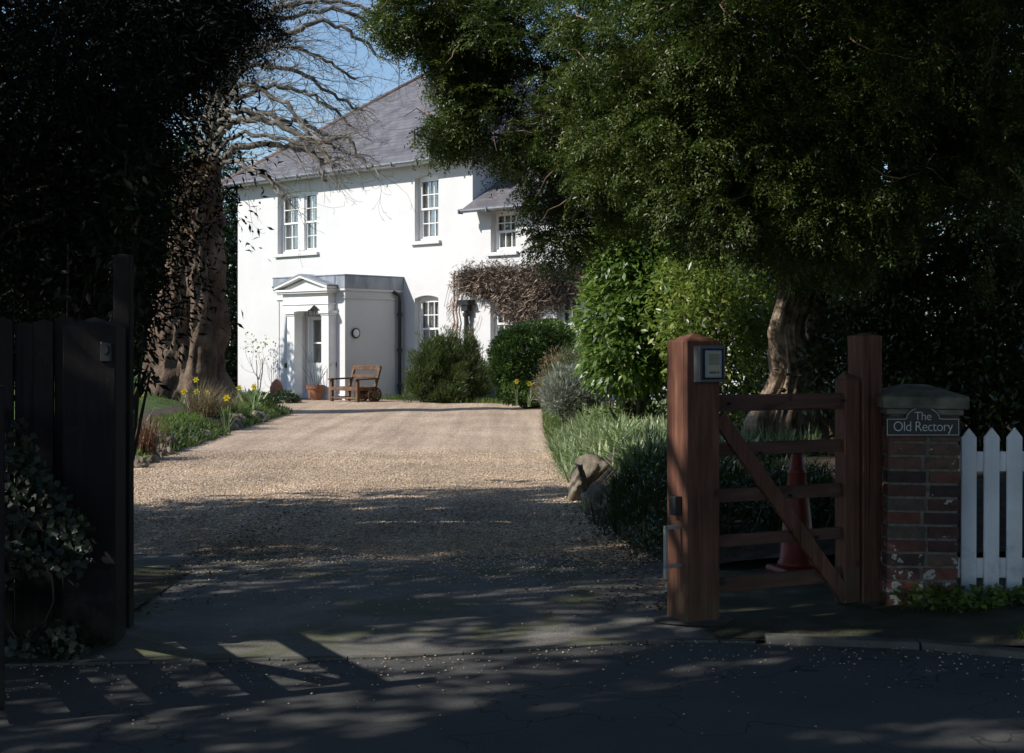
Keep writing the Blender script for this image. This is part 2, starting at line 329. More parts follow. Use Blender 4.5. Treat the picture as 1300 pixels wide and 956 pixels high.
# ------------------------------------------------------------------ ground, road, drive, gravel, lawn, bank
def sheet(name, x0, x1, y0, y1, nx, ny, zf, mat, mask=None):
    xs = np.linspace(x0,x1,nx+1); ys = np.linspace(y0,y1,ny+1); V = []; idx = {}
    for j,y in enumerate(ys):
        for i,x in enumerate(xs):
            idx[i,j] = len(V); V.append((x,y,zf(x,y)))
    Fc = []
    for j in range(ny):
        for i in range(nx):
            if mask and not mask((xs[i]+xs[i+1])/2, (ys[j]+ys[j+1])/2): continue
            Fc.append((idx[i,j],idx[i+1,j],idx[i+1,j+1],idx[i,j+1]))
    me = bpy.data.meshes.new(name); me.from_pydata(V,[],Fc); me.update()
    me.polygons.foreach_set('use_smooth',[True]*len(me.polygons)); me.materials.append(mat)
    o = bpy.data.objects.new(name, me); COL.objects.link(o); tag(o, kind='structure'); return o
def ipl(tbl, y):
    if y <= tbl[0][0]: return tbl[0][1]
    for (a,b_),(c_,d_) in zip(tbl, tbl[1:]):
        if y <= c_: return b_+(d_-b_)*(y-a)/(c_-a)
    return tbl[-1][1]
def strip(name, left, right, y0, y1, ny, nx, zf, mat, curve=0.0, rag=0):
    """ground strip between two edge tables (y -> x)"""
    V = []; Fc = []
    for j in range(ny+1):
        y = y0+(y1-y0)*j/ny; a = ipl(left,y); b_ = ipl(right,y)
        for i in range(nx+1):
            x = a+(b_-a)*i/nx; yy = y+(rag*mnoise.noise(Vector((x*.9,2,7)))+rag*.35*mnoise.noise(Vector((x*4,2,7))))*max(0,1-j/4); V.append((x,yy,zf(x,yy)))
    for j in range(ny):
        for i in range(nx): k = j*(nx+1)+i; Fc.append((k,k+1,k+nx+2,k+nx+1))
    me = bpy.data.meshes.new(name); me.from_pydata(V,[],Fc); me.update()
    me.polygons.foreach_set('use_smooth',[True]*len(me.polygons)); me.materials.append(mat)
    o = bpy.data.objects.new(name, me); COL.objects.link(o); tag(o, kind='structure'); return o

m,t,b = nmat('old_asphalt'); v = tc(t)
c = ramp(t, noi(t, v, 1.3, 6, .65), [(.3,(.085,.081,.075)),(.5,(.155,.148,.135)),(.72,(.26,.245,.215))])
c = mixc(t, 1.0, c, ramp(t, noi(t, v, 160, 3, .7), [(.35,(.5,.5,.5)),(.55,(1,1,1)),(.72,(1.9,1.85,1.8))]), 'MULTIPLY')
c = mixc(t, ramp(t, noi(t, v, 1.7, 5, .6, .6), [(.50,(0,0,0)),(.62,(.85,.85,.85))]), c, (.08,.09,.032))
c = mixc(t, ramp(t, noi(t, tc(t,'Object',(1,1.6,1)), 26, 4, .7), [(.62,(0,0,0)),(.68,(.8,.8,.8))]), c, (.15,.12,.085))
t.links.new(c, b.inputs['Base Color']); b.inputs['Roughness'].default_value = .8
n1 = bump(t, b, noi(t, v, 150, 3), .7, .006); bump(t, b, noi(t, v, 9, 3), .2, .02, n1); M['asphalt'] = m
m,t,b = nmat('road_asphalt'); v = tc(t)
c = ramp(t, noi(t, v, .8, 5), [(.3,(.055,.055,.055)),(.7,(.10,.098,.094))])
c = mixc(t, 1.0, c, ramp(t, noi(t, v, 190, 3, .7), [(.35,(.6,.6,.6)),(.55,(1,1,1)),(.75,(1.7,1.7,1.7))]), 'MULTIPLY')
vc = t.nodes.new('ShaderNodeTexVoronoi'); vc.feature='DISTANCE_TO_EDGE'; vc.inputs['Scale'].default_value=.9
dn = t.nodes.new('ShaderNodeVectorMath'); dn.operation='ADD'; nn_ = t.nodes.new('ShaderNodeTexNoise'); nn_.inputs['Scale'].default_value=3; t.links.new(v, nn_.inputs['Vector']); t.links.new(v, dn.inputs[0]); t.links.new(nn_.outputs['Color'], dn.inputs[1]); t.links.new(dn.outputs[0], vc.inputs['Vector'])
c = mixc(t, ramp(t, vc.outputs['Distance'], [(.004,(.8,.8,.8)),(.010,(0,0,0))]), c, (.015,.015,.014))
t.links.new(c, b.inputs['Base Color']); b.inputs['Roughness'].default_value = .85
bump(t, b, noi(t, v, 170, 3), .6, .005); M['road'] = m
m,t,b = nmat('gravel'); v = tc(t)
vo = t.nodes.new('ShaderNodeTexVoronoi'); vo.inputs['Scale'].default_value = 55; t.links.new(v, vo.inputs['Vector'])
sp = t.nodes.new('ShaderNodeSeparateColor'); t.links.new(vo.outputs['Color'], sp.inputs[0])
c = ramp(t, sp.outputs[0], [(0,(.32,.22,.14)),(.35,(.56,.42,.29)),(.7,(.70,.545,.42)),(.93,(.80,.67,.56)),(1,(.85,.78,.67))])
c = mixc(t, 1.0, c, ramp(t, noi(t, v, .7, 6, .6), [(.3,(.78,.76,.73)),(.7,(1.15,1.13,1.1))]), 'MULTIPLY')
c = mixc(t, 1.0, c, ramp(t, noi(t, tc(t,'Object',(2.4,.10,1)), 1.6, 4, .6), [(.38,(.80,.78,.76)),(.62,(1.12,1.11,1.09))]), 'MULTIPLY')
c = mixc(t, ramp(t, vo.outputs['Distance'], [(.45,(0,0,0)),(.75,(.75,.75,.75))]), c, (.26,.185,.13))
t.links.new(c, b.inputs['Base Color']); b.inputs['Roughness'].default_value = .85
iv = t.nodes.new('ShaderNodeInvert'); t.links.new(vo.outputs['Distance'], iv.inputs[1])
n1 = bump(t, b, iv.outputs[0], .9, .02); bump(t, b, noi(t, v, 7, 4), .4, .03, n1); M['gravel'] = m
M['pebble'] = leafmat('pebble', [(0,(.26,.18,.115)),(.35,(.50,.368,.27)),(.7,(.66,.515,.40)),(.92,(.78,.66,.56)),(1,(.86,.79,.69))], .75, 0, big=.7)
M['turf'] = simple('turf', [(.3,(.045,.075,.018)),(.55,(.075,.12,.028)),(.75,(.12,.15,.045))], 5, .95, 60, .02, .8)
M['rough'] = simple('rough_ground', [(.3,(.02,.028,.010)),(.5,(.045,.045,.022)),(.75,(.09,.08,.05))], 1.6, .95, 25, .03, .8)
M['moss'] = simple('dirt_and_moss', [(.35,(.03,.042,.014)),(.5,(.055,.052,.03)),(.7,(.10,.09,.065))], 3.2, .95, 60, .02, .8)

def ground_z(x,y): return gz(x,y)-.02
g = sheet('ground', -600, 600, -300, 900, 60, 60, lambda x,y: -.03 if y < 35 else .06, M['rough'])
g2 = sheet('garden_soil', -30, 30, 6.4, 60, 60, 54, lambda x,y: gz(x,y)-.012, M['rough'])
# street and drive apron
ROADY = [(-30,5.0),(-2.4,6.45),(-.5,6.62),(.8,7.0),(1.8,6.9),(3.2,6.2),(30,5.2)]   # x -> y of the road edge
def road_edge(x): return ipl(ROADY, x)
V=[];Fc=[]; xs = np.linspace(-30,30,121)
for x in xs: V += [(x,-5,-.004),(x,2,-.004),(x,road_edge(x),-.004)]
for i in range(120):
    k=i*3; Fc += [(k,k+3,k+4,k+1),(k+1,k+4,k+5,k+2)]
me = bpy.data.meshes.new('road'); me.from_pydata(V,[],Fc); me.materials.append(M['road']); ro = bpy.data.objects.new('road', me); COL.objects.link(ro); tag(ro, kind='structure')
V=[];Fc=[]; xs = np.linspace(-4.3,1.3,60)
for x in xs:
    y0 = road_edge(x)+.055; y1 = 11.6
    for k in range(9): V.append((x, y0+(y1-y0)*k/8, 0.0+.01*math.exp(-((y0+(y1-y0)*k/8-8.5)/1.2)**2)))
for i in range(59):
    for k in range(8): a = i*9+k; Fc.append((a,a+9,a+10,a+1))
me = bpy.data.meshes.new('driveway'); me.from_pydata(V,[],Fc); me.polygons.foreach_set('use_smooth',[True]*len(me.polygons)); me.materials.append(M['asphalt']); o = bpy.data.objects.new('driveway', me); COL.objects.link(o); tag(o, kind='structure')
# flush concrete kerb edging between street and drive
mb = MB(); px_ = np.linspace(-2.9,1.2,24)
for a,c_ in zip(px_, px_[1:]):
    ya, yc = road_edge(a), road_edge(c_)
    mb.add([(a,ya,-.03),(c_-.006,yc,-.03),(c_-.006,yc+.05,-.03),(a,ya+.05,-.03),(a,ya,.007),(c_-.006,yc,.007),(c_-.006,yc+.05,.007),(a,ya+.05,.007)],[(0,3,2,1),(4,5,6,7),(0,1,5,4),(1,2,6,5),(2,3,7,6),(3,0,4,7)])
o = mb.build('kerb_edging', M['concrete']); tag(o, kind='structure')
# raised kerb along the right verge
mb = MB(); px_ = np.linspace(1.25,7.0,9)
for a,c_ in zip(px_, px_[1:]):
    ya, yc = road_edge(a), road_edge(c_)
    mb.add([(a,ya,-.03),(c_-.01,yc,-.03),(c_-.01,yc+.11,-.03),(a,ya+.11,-.03),(a,ya+.015,.03),(c_-.01,yc+.015,.03),(c_-.01,yc+.11,.03),(a,ya+.11,.03)],[(0,3,2,1),(4,5,6,7),(0,1,5,4),(1,2,6,5),(2,3,7,6),(3,0,4,7)])
o = mb.build('kerb', M['concrete'], bevel=.008); tag(o, kind='structure')
# verge / footway by the small gate and in front of the picket fence
V=[];Fc=[]; xs = np.linspace(1.0,9,50)
for x in xs:
    y0 = road_edge(x)+(.11 if x>1.25 else .07); y1 = 9.6
    for k in range(13):
        y = y0+(y1-y0)*k/12; z = .012 + .05*max(0,min(1,(x-1.9)/.8)) + .015*mnoise.noise(Vector((x*2,y*2,0)))
        V.append((x,y,z))
for i in range(49):
    for k in range(12): a=i*13+k; Fc.append((a,a+13,a+14,a+1))
me = bpy.data.meshes.new('verge'); me.from_pydata(V,[],Fc); me.polygons.foreach_set('use_smooth',[True]*len(me.polygons)); me.materials.append(M['moss']); o = bpy.data.objects.new('verge', me); COL.objects.link(o); tag(o, kind='structure')
def verge_z(x,y): return .012 + .05*max(0,min(1,(x-1.9)/.8))
# left verge under the old fence
V=[];Fc=[]; xs = np.linspace(-9,-2.05,40)
for x in xs:
    y0 = road_edge(x)+.04; y1 = 9.2
    for k in range(11):
        y = y0+(y1-y0)*k/10; V.append((x,y,.018+.03*max(0,min(1,(-2.2-x)/.6))+.02*mnoise.noise(Vector((x*2,y*2,3)))))
for i in range(39):
    for k in range(10): a=i*11+k; Fc.append((a,a+11,a+12,a+1))
me = bpy.data.meshes.new('left_verge'); me.from_pydata(V,[],Fc); me.polygons.foreach_set('use_smooth',[True]*len(me.polygons)); me.materials.append(M['moss']); o = bpy.data.objects.new('left_verge', me); COL.objects.link(o); tag(o, kind='structure')

# gravel
GL = [(9.6,-4.2),(12,-4.2),(15,-4.3),(18,-4.6),(21,-4.7),(25,-4.75),(28.5,-4.75),(30,-5.4),(33,-6.6),(36,-7.0)]
GR = [(9.6,.9),(10.5,.72),(12,.62),(14,.64),(17,.60),(20,.58),(25,.62),(30,.72),(32,.8),(33,.6),(34.5,-1.8),(36,-3.6),(37,-4.6)]
def rut(x):     # two wheel tracks worn in the gravel
    return -.018*(math.exp(-((x+1.55)/.28)**2)+math.exp(-((x-.0)/.28)**2)) 
def gravel_z(x,y): 
    s = min(1,max(0,(y-10.2)/1.2)); return gz(x,y)+.006+ s*(.012+rut(x)*.8)+ .010*mnoise.noise(Vector((x*1.1,y*.8,5)))*s
GE = [(-3,10.5),(-2,10.2),(-1.2,10.5),(-.4,10.1),(.2,9.9),(.8,9.5)]
strip('gravel_drive', GL, GR, 9.95, 37, 110, 60, gravel_z, M['gravel'], rag=.7)
def pebbles(name, n, area, size, mat, kind='stuff'):
    ico = bmesh.new(); bmesh.ops.create_icosphere(ico, subdivisions=1, radius=1); 
    iv = np.array([v_.co[:] for v_ in ico.verts]); itf = np.array([[q.index for q in f_.verts] for f_ in ico.faces]); ico.free()
    P, S = area(n); n = len(P)
    R = rng.random((n,3))*2*math.pi; ca,sa = np.cos(R),np.sin(R)
    sc = (np.array([1,.78,.5])*(.7+.6*rng.random((n,3))))*S[:,None]
    V = iv[None]*(1+.22*rng.normal(size=(1,len(iv),1)))*sc[:,None,:]
    a = R[:,0][:,None]; x = V[...,0]*np.cos(a)-V[...,1]*np.sin(a); y = V[...,0]*np.sin(a)+V[...,1]*np.cos(a)
    tl = (R[:,1]/12)[:,None]; z = V[...,2]*np.cos(tl)+x*np.sin(tl)*.6
    V = np.stack([x,y,z],-1)+P[:,None,:]
    T = (itf[None]+(np.arange(n)*len(iv))[:,None,None]).reshape(-1,3)
    o = np_mesh(name, V, T, mat); tag(o, kind=kind); return o
def area1(n):
    y = 9.55 + 9.5*rng.random(n)**1.5; x = -4.6 + 5.6*rng.random(n)
    edge = np.array([ipl(GE, xx) for xx in x]); r = rng.random(n)
    ok = (y > edge + .25*rng.normal(size=n)) & np.array([ipl(GL,yy)-.1 < xx < ipl(GR,yy)+.12 for xx,yy in zip(x,y)])
    x,y = x[ok],y[ok]; z = np.array([gravel_z(a,b_) for a,b_ in zip(x,y)])
    return np.stack([x,y,z+.003],-1), .0085*(.6+.8*rng.random(len(x)))
pebbles('loose_gravel', 52000, area1, .01, M['pebble'])
def area2(n):   # strays kicked onto the apron
    y = 10.5 - .55*rng.exponential(size=n); x = -2.2+3.1*rng.random(n); ok = y > 7.1; x,y = x[ok],y[ok]
    return np.stack([x,y,np.full(len(x),.012)],-1), .006*(.6+.9*rng.random(len(x)))
pebbles('stray_gravel', 9000, area2, .006, M['pebble'])

def area3(n):   # grit and crumbs on the street and along the kerb
    x = -2.6+6.2*rng.random(n); e_ = np.array([road_edge(q) for q in x]); y = e_ + .05 - .35*rng.exponential(size=n); s_ = .004*(.6+1.1*rng.random(n)); return np.stack([x,y,np.full(n,.003)],-1), s_
pebbles('road_grit', 900, area3, .006, M['pebble'])
# lawn on the left, behind the stone edged bed
def lawn_z(x,y):
    t1 = min(1,max(0,(y-18)/9)); t2 = min(1,max(0,(-5.2-x)/2.2)); t1=t1*t1*(3-2*t1); t2=t2*t2*(3-2*t2)
    return gz(x,y)+.02+.50*t1*t2
LL = [(14,-16),(45,-30)]; LR = [(14,-4.7),(20,-5.2),(28,-5.3),(31,-6.1),(36,-7.8),(45,-9)]
strip('lawn', LL, LR, 14, 45, 60, 40, lawn_z, M['turf'])
# raised planted bank on the right of the drive
BL = [(9.2,1.05),(10.5,.78),(12,.66),(14,.67),(17,.63),(20,.61),(25,.65),(30,.75),(32.5,.9)]
def bank_z(x,y):
    e = ipl(BL,y); d_ = x-e; t_ = min(1,max(0,d_/.55)); t_ = t_*t_*(3-2*t_)
    h = ipl([(8.8,.02),(10.5,.30),(12.5,.42),(16,.42),(22,.32),(32,.12)], y)
    return gz(x,y) + h*t_ + .05*max(0,min(1,(d_-.5)/2)) +.02*mnoise.noise(Vector((x*2,y*2,9)))
BR = [(9.2,12),(32.5,14)]
strip('planted_bank', BL, BR, 9.2, 32.5, 70, 60, bank_z, M['soil'])
# grass strip in front of the house
def gs_z(x,y): return gz(x,y)+.05
strip('grass_strip', [(32.0,.75),(33,.3),(34.2,-1.3),(35.6,-3.2)], [(32.0,3.2),(33,2.4),(34.2,.6),(35.6,-2.0)], 32.0, 35.6, 20, 6, gs_z, M['turf'])
# ------------------------------------------------------------------ the house (local frame: x along front wall, y into house, z up)
P0 = Vector((-7.886,40.9,0)); P1 = Vector((-.958,34.6,0)); LW = (P1-P0).length; D = (P1-P0)/LW; NI = Vector((-D.y, D.x, 0))
HRZ = math.atan2(D.y, D.x)
def hU(px, v=0):
    O = P0+NI*v; r = (px-650)/F; return (r*O.y-O.x)/(D.x-r*D.y)
def hZ(px, py, v=0):
    u = hU(px,v); Y = P0.y+NI.y*v+D.y*u; return EYE-(py-HOR)/F*Y
house = empty('house', P0, HRZ, 'white rendered two storey house with hipped slate roof at end of gravel drive', 'house')
HW = LW + 8.0      # incl. lower wing
HD = 9.6           # depth
ZE = 6.06; ZW = 4.72; ZB = -.1
def ztop(u): return ZE if u < LW else ZW
def window_spec(x0,x1,ytop,ybot,arch=.0,ncol=2,nrow=4,px=None,dbl=False,u0=None,u1=None,z0=None,z1=None):
    u0 = hU(x0) if u0 is None else u0; u1 = hU(x1) if u1 is None else u1
    xm = (x0+x1)/2 if x0 else px
    z1 = hZ(xm,ytop) if z1 is None else z1; z0 = hZ(xm,ybot) if z0 is None else z0
    return dict(u0=u0,u1=u1,z0=z0,z1=z1,arch=arch,ncol=ncol,nrow=nrow,dbl=dbl)
W = [window_spec(352.5,402,242,321.5,.05,2,4,dbl=True),
     window_spec(526.5,556.5,221,306,.07,2,4),
     window_spec(526.5,556.5,375,458,.07,2,4),
     window_spec(623,654.5,268,320,0,2,3),
     window_spec(622.5,650,371,450,.05,2,4),
     window_spec(706.5,737,371,450,.05,2,4)]
W[0]['ncol']=2
W[1]['ncol']=3; W[2]['ncol']=3; W[5]['ncol']=3; W[3]['ncol']=3; W[4]['ncol']=3
for q,a in enumerate(W): print('win', q, {k:round(v,2) for k,v in a.items() if isinstance(v,float)})
def wall_plane(mb, ua, ub, za, zb, holes, v=0, rev=.32):
    us = sorted({ua,ub,*[h['u0'] for h in holes],*[h['u1'] for h in holes]}); zs = sorted({za,zb,*[h['z0'] for h in holes],*[h['z1'] for h in holes]})
    us = [x for x in us if ua-1e-6<=x<=ub+1e-6]; zs = [z for z in zs if za-1e-6<=z<=zb+1e-6]
    for i in range(len(us)-1):
        for j in range(len(zs)-1):
            cu,cz = (us[i]+us[i+1])/2,(zs[j]+zs[j+1])/2
            if any(h['u0']<cu<h['u1'] and h['z0']<cz<h['z1'] for h in holes): continue
            mb.add([(us[i],v,zs[j]),(us[i+1],v,zs[j]),(us[i+1],v,zs[j+1]),(us[i],v,zs[j+1])],[(0,1,2,3)])
    for h in holes:
        a,b_,c_,d_ = h['u0'],h['u1'],h['z0'],h['z1']
        if not (ua<=a<ub and za<=c_<zb): continue
        ar = h['arch']; zs_ = d_-ar
        mb.add([(a,v,c_),(a,v+rev,c_),(a,v+rev,zs_),(a,v,zs_)],[(0,1,2,3)]); mb.add([(b_,v,c_),(b_,v+rev,c_),(b_,v+rev,zs_),(b_,v,zs_)],[(0,3,2,1)])
        mb.add([(a,v,c_),(b_,v,c_),(b_,v+rev,c_),(a,v+rev,c_)],[(0,1,2,3)])
        n = 10 if ar>0 else 1; pts = []
        for k in range(n+1):
            t_ = k/n; pts.append((a+(b_-a)*t_, zs_+ar*(1-(2*t_-1)**2)) if ar>0 else (a+(b_-a)*t_, d_))
        for (x0,z0),(x1,z1) in zip(pts,pts[1:]):
            mb.add([(x0,v,z0),(x1,v,z1),(x1,v+rev,z1),(x0,v+rev,z0)],[(0,1,2,3)])
            if ar>0: mb.add([(x0,v,z0),(x1,v,z1),(x1,v,d_),(x0,v,d_)],[(0,1,2,3)])
mb = MB(); wall_plane(mb, 0, LW, ZB, ZE, [h for h in W if h['u0']<LW])
wall_plane(mb, LW, HW, ZB, ZW, [h for h in W if h['u0']>=LW])
mb.add([(0,0,ZB),(0,HD,ZB),(0,HD,ZE),(0,0,ZE)],[(0,1,2,3)])
mb.add([(LW,0,ZW-.02),(LW,HD,ZW-.02),(LW,HD,ZE),(LW,0,ZE)],[(0,1,2,3)])
mb.add([(0,HD,ZB),(LW,HD,ZB),(LW,HD,ZE),(0,HD,ZE)],[(0,1,2,3)])
mb.add([(HW,0,ZB),(HW,7,ZB),(HW,7,ZW),(HW,0,ZW)],[(0,1,2,3)]); mb.add([(LW,7,ZB),(HW,7,ZB),(HW,7,ZW),(LW,7,ZW)],[(0,1,2,3)])
# soffits
mb.add([(-.33,-.33,ZE-.03),(LW+.33,-.33,ZE-.03),(LW+.33,.02,ZE-.03),(-.33,.02,ZE-.03)],[(0,1,2,3)])
mb.add([(LW-.02,-.02,ZE-.03),(LW+.33,-.02,ZE-.03),(LW+.33,HD,ZE-.03),(LW-.02,HD,ZE-.03)],[(0,1,2,3)])
mb.add([(-.33,0,ZE-.03),(.02,0,ZE-.03),(.02,HD,ZE-.03),(-.33,HD,ZE-.03)],[(0,1,2,3)])
o = mb.build('wall', M['white'], house)
mb = MB(); mb.bb(.02,LW-.02,.75,.8,0,ZE-.1); mb.bb(LW+.05,HW-.1,.75,.8,0,ZW-.1); mb.build('inner_wall', M['room'], house)
mb = MB(); mb.bb(.02,LW-.02,.02,.78,2.95,3.0); mb.bb(LW,HW-.1,.02,.78,2.75,2.8); mb.build('floor_slab', M['room'], house)

def roof_mesh(mb, u0,u1,v0,v1,ze,tp):
    hw = min(u1-u0, v1-v0)/2; zr = ze+hw*tp
    if (u1-u0) >= (v1-v0): A=(u0+hw,v0+hw,zr); B=(u1-hw,v0+hw,zr)
    else: A=(u0+hw,v0+hw,zr); B=(u0+hw,v1-hw,zr)
    c = [(u0,v0,ze),(u1,v0,ze),(u1,v1,ze),(u0,v1,ze)]
    if (u1-u0) >= (v1-v0): return A,B,[(c[0],c[1],B,A),(c[1],c[2],B),(c[2],c[3],A,B),(c[3],c[0],A)]
    return A,B,[(c[0],c[1],A),(c[1],c[2],B,A),(c[2],c[3],B),(c[3],c[0],A,B)]
def roof_obj(name, faces, parent, tp):
    me = bpy.data.meshes.new(name); V=[];Fc=[];UV=[]
    for f in faces:
        b_=len(V); V+=list(f); Fc.append(tuple(range(b_,b_+len(f))))
        a = Vector(f[0]); bb_ = Vector(f[1]); ud = (bb_-a).normalized(); k = math.sqrt(1+tp*tp)
        for p in f:
            d_ = Vector(p)-a; h = d_.z/tp*k; UV.append((d_.dot(ud), h))
    me.from_pydata(V,[],Fc); uvl = me.uv_layers.new(name='uv')
    for i,l in enumerate(me.loops): uvl.data[i].uv = UV[l.vertex_index]
    me.materials.append(M['slate']); o = bpy.data.objects.new(name, me); COL.objects.link(o); o.parent = parent
    md = o.modifiers.new('thick','SOLIDIFY'); md.thickness = .04; md.offset = 1
    return o
TP = .765
A,B,fs = roof_mesh(None, -.40, LW+.40, -.40, HD+.6, ZE, TP)
roof = roof_obj('roof', fs, house, TP)
A2,B2,fs2 = roof_mesh(None, LW+.0, HW+.35, -.42, 7.3, ZW, .60)
c0 = (LW,-.42,ZW); hwv = (7.3+.42)/2; zr = ZW+hwv*.6
fsw = [((LW+.06,-.42,ZW),(HW+.35,-.42,ZW),(HW+.35-hwv,-.42+hwv,zr),(LW,-.42+hwv,zr)), ((HW+.35,-.42,ZW),(HW+.35,7.3,ZW),(HW+.35-hwv,-.42+hwv,zr)), ((HW+.35,7.3,ZW),(LW,7.3,ZW),(LW,7.3-hwv,zr),(HW+.35-hwv,-.42+hwv,zr))]
roof2 = roof_obj('roof', fsw, house, .60)
mb = MB(); C0=Vector((-.40,-.40,ZE+.03)); C1=Vector((LW+.40,-.40,ZE+.03))
mb.tube([C0, Vector(A)+Vector((0,0,.04))], .075, 8); mb.tube([C1, Vector(A)+Vector((0,0,.04))], .075, 8); mb.tube([Vector(A)+Vector((0,0,.04)),Vector(B)+Vector((0,0,.04))], .09, 8)
mb.build('ridge_tile', M['ridge'], roof, smooth=True)
mb = MB(); mb.bb(A[0]-.45,A[0]+.45,A[1]+.1,A[1]+.9,A[2]-.8,A[2]+1.1); mb.bb(A[0]-.52,A[0]+.52,A[1]+.03,A[1]+.97,A[2]+1.1,A[2]+1.25)
for k in (-.25,.25): mb.lathe([(.13,0),(.11,.1),(.10,.4),(.12,.42)], (A[0]+k,A[1]+.5,A[2]+1.25), 12)
mb.build('chimney', M['chimney'], roof)
# gutters
def gutter(name, pts):
    mb = MB(); mb.tube(pts, .055, 10); 
    for a,b_ in zip(pts,pts[1:]):
        a=Vector(a);b_=Vector(b_); n=int((b_-a).length/.9)
        for k in range(n+1):
            p = a+(b_-a)*k/max(1,n); mb.box((p.x,p.y+.0,p.z-.02),(.03,.16,.10))
    return mb.build(name, M['grey'], house, smooth=False)
gutter('gutter', [(-.42,-.46,ZE+.0),(LW+.42,-.46,ZE+.0)])
gutter('gutter', [(LW+.46,-.40,ZE),(LW+.46,HD,ZE)])
gutter('gutter', [(LW+.04,-.47,ZW-.01),(HW+.3,-.47,ZW-.01)])
def pipe(name, pts, r, brk=1.1, hopper=None):
    mb = MB(); mb.tube(pts, r, 10)
    p0 = pts[-1]; p1 = pts[-2]
    z = max(p0[2],p1[2])-.3
    while z > min(p0[2],p1[2])+.2:
        mb.lathe([(r*1.5,-.04),(r*1.5,.04)], (p0[0],p0[1],z), 10); z -= brk
    if hopper: mb.box(hopper, (.36,.22,.12)); mb.box((hopper[0],hopper[1],hopper[2]-.13), (.2,.16,.16), taper=1.0)
    return mb.build(name, M['black'], house)
uh = hU(593,-.1); pipe('downpipe', [(uh,-.13,hZ(593,384,-.1)),(uh,-.13,.1)], .055, 1.0, (uh,-.13,hZ(593,384,-.1)))

def make_window(h, mid=None):
    u0,u1,z0,z1 = h['u0'],h['u1'],h['z0'],h['z1']; fr = MB(); v0 = .15; ar = h['arch']
    zt = z1-ar if ar else z1
    fw = .055
    fr.bb(u0,u0+fw,v0,v0+.09,z0,z1-.0); fr.bb(u1-fw,u1,v0,v0+.09,z0,z1-.0)
    fr.bb(u0+fw,u1-fw,v0,v0+.09,z0,z0+.08)
    fr.bb(u0+fw,u1-fw,v0,v0+.09,zt-.05,z1+.0)
    sashes = [(u0+fw,u1-fw)]
    if h['dbl']:
        um = u0+(u1-u0)*.52; fr.bb(um-.13,um+.13,v0-.03,v0+.10,z0+.08,zt-.05); sashes = [(u0+fw,um-.13),(um+.13,u1-fw)]
    win = fr.build('window', M['paint'], house, bevel=.006)
    for a,b_ in sashes:
        zm = z0+.08+(zt-.05-z0-.08)*.5; s = MB()
        nr = h['nrow']; top = (nr+1)//2; bot = nr-top
        for (za,zb,vv,nrr) in ((zm-.02,zt-.05,v0+.015,top),(z0+.08,zm+.02,v0+.05,bot)):
            st = .045
            s.bb(a,a+st,vv,vv+.035,za,zb); s.bb(b_-st,b_,vv,vv+.035,za,zb); s.bb(a+st,b_-st,vv,vv+.035,za,za+.05); s.bb(a+st,b_-st,vv,vv+.035,zb-.045,zb)
            for k in range(1,h['ncol']):
                x = a+st+(b_-a-2*st)*k/h['ncol']; s.bb(x-.011,x+.011,vv+.002,vv+.030,za+.05,zb-.045)
            for k in range(1,nrr):
                z = za+.05+(zb-za-.095)*k/nrr; s.bb(a+st,b_-st,vv+.004,vv+.028,z-.011,z+.011)
        s.build('sash', M['paint'], win)
        g_ = MB(); g_.bb(a+.02,b_-.02,v0+.086,v0+.092,z0+.1,zt-.07); g_.build('pane', M['glass'], win)
        c_ = MB(); n=30; 
        for (xa,xb) in ((a-.05, a+(b_-a)*.50),(b_-(b_-a)*.40, b_+.05)):
            V_=[]; F_=[]
            for k in range(n+1):
                x = xa+(xb-xa)*k/n; y = .30+.02*math.sin(k*1.9); V_ += [(x,y,z0-.1),(x,y,z1+.1)]
            for k in range(n): F_.append((2*k,2*k+2,2*k+3,2*k+1))
            c_.add(V_,F_)
        c_.build('curtain', M['curtain'], win)
    s = MB(); s.bb(u0-.10,u1+.10,-.085,-.001,z0-.085,z0-.002); s.bb(u0+.003,u1-.003,-.001,v0,z0-.04,z0+.012); s.build('sill', M['white'], win, bevel=.008)
for h in W: make_window(h)

# porch: a box that stands out 1.9 m with a pedimented doorcase
PV = -1.9; pu0 = hU(352,PV); pu1 = hU(438,PV); PT = hZ(438,349.5,PV); PL = hZ(438,367,PV)
print('porch', pu0,pu1,PT,PL, 'z0', hZ(438,508,PV))
du0 = hU(376,PV-.1); du1 = hU(406,PV-.1); DZ = hZ(391,393,PV)
hole = dict(u0=du0,u1=du1,z0=.10,z1=DZ,arch=0)
mb = MB(); wall_plane(mb, pu0, pu1, ZB, PL, [hole], v=PV, rev=.27)
mb.add([(pu0,PV,ZB),(pu0,0,ZB),(pu0,0,PL),(pu0,PV,PL)],[(0,1,2,3)]); mb.add([(pu1,PV,ZB),(pu1,0,ZB),(pu1,0,PL),(pu1,PV,PL)],[(0,3,2,1)])
porch = mb.build('porch', M['white'], house)
mb = MB()   # cornice band
mb.bb(pu0-.04,pu1+.04,PV-.04,-.0,PL-.22,PL-.19); mb.bb(pu0-.07,pu1+.07,PV-.07,-.0,PL-.03,PL+.02); mb.bb(pu0-.03,pu1+.03,PV-.03,-.0,ZB,.28)
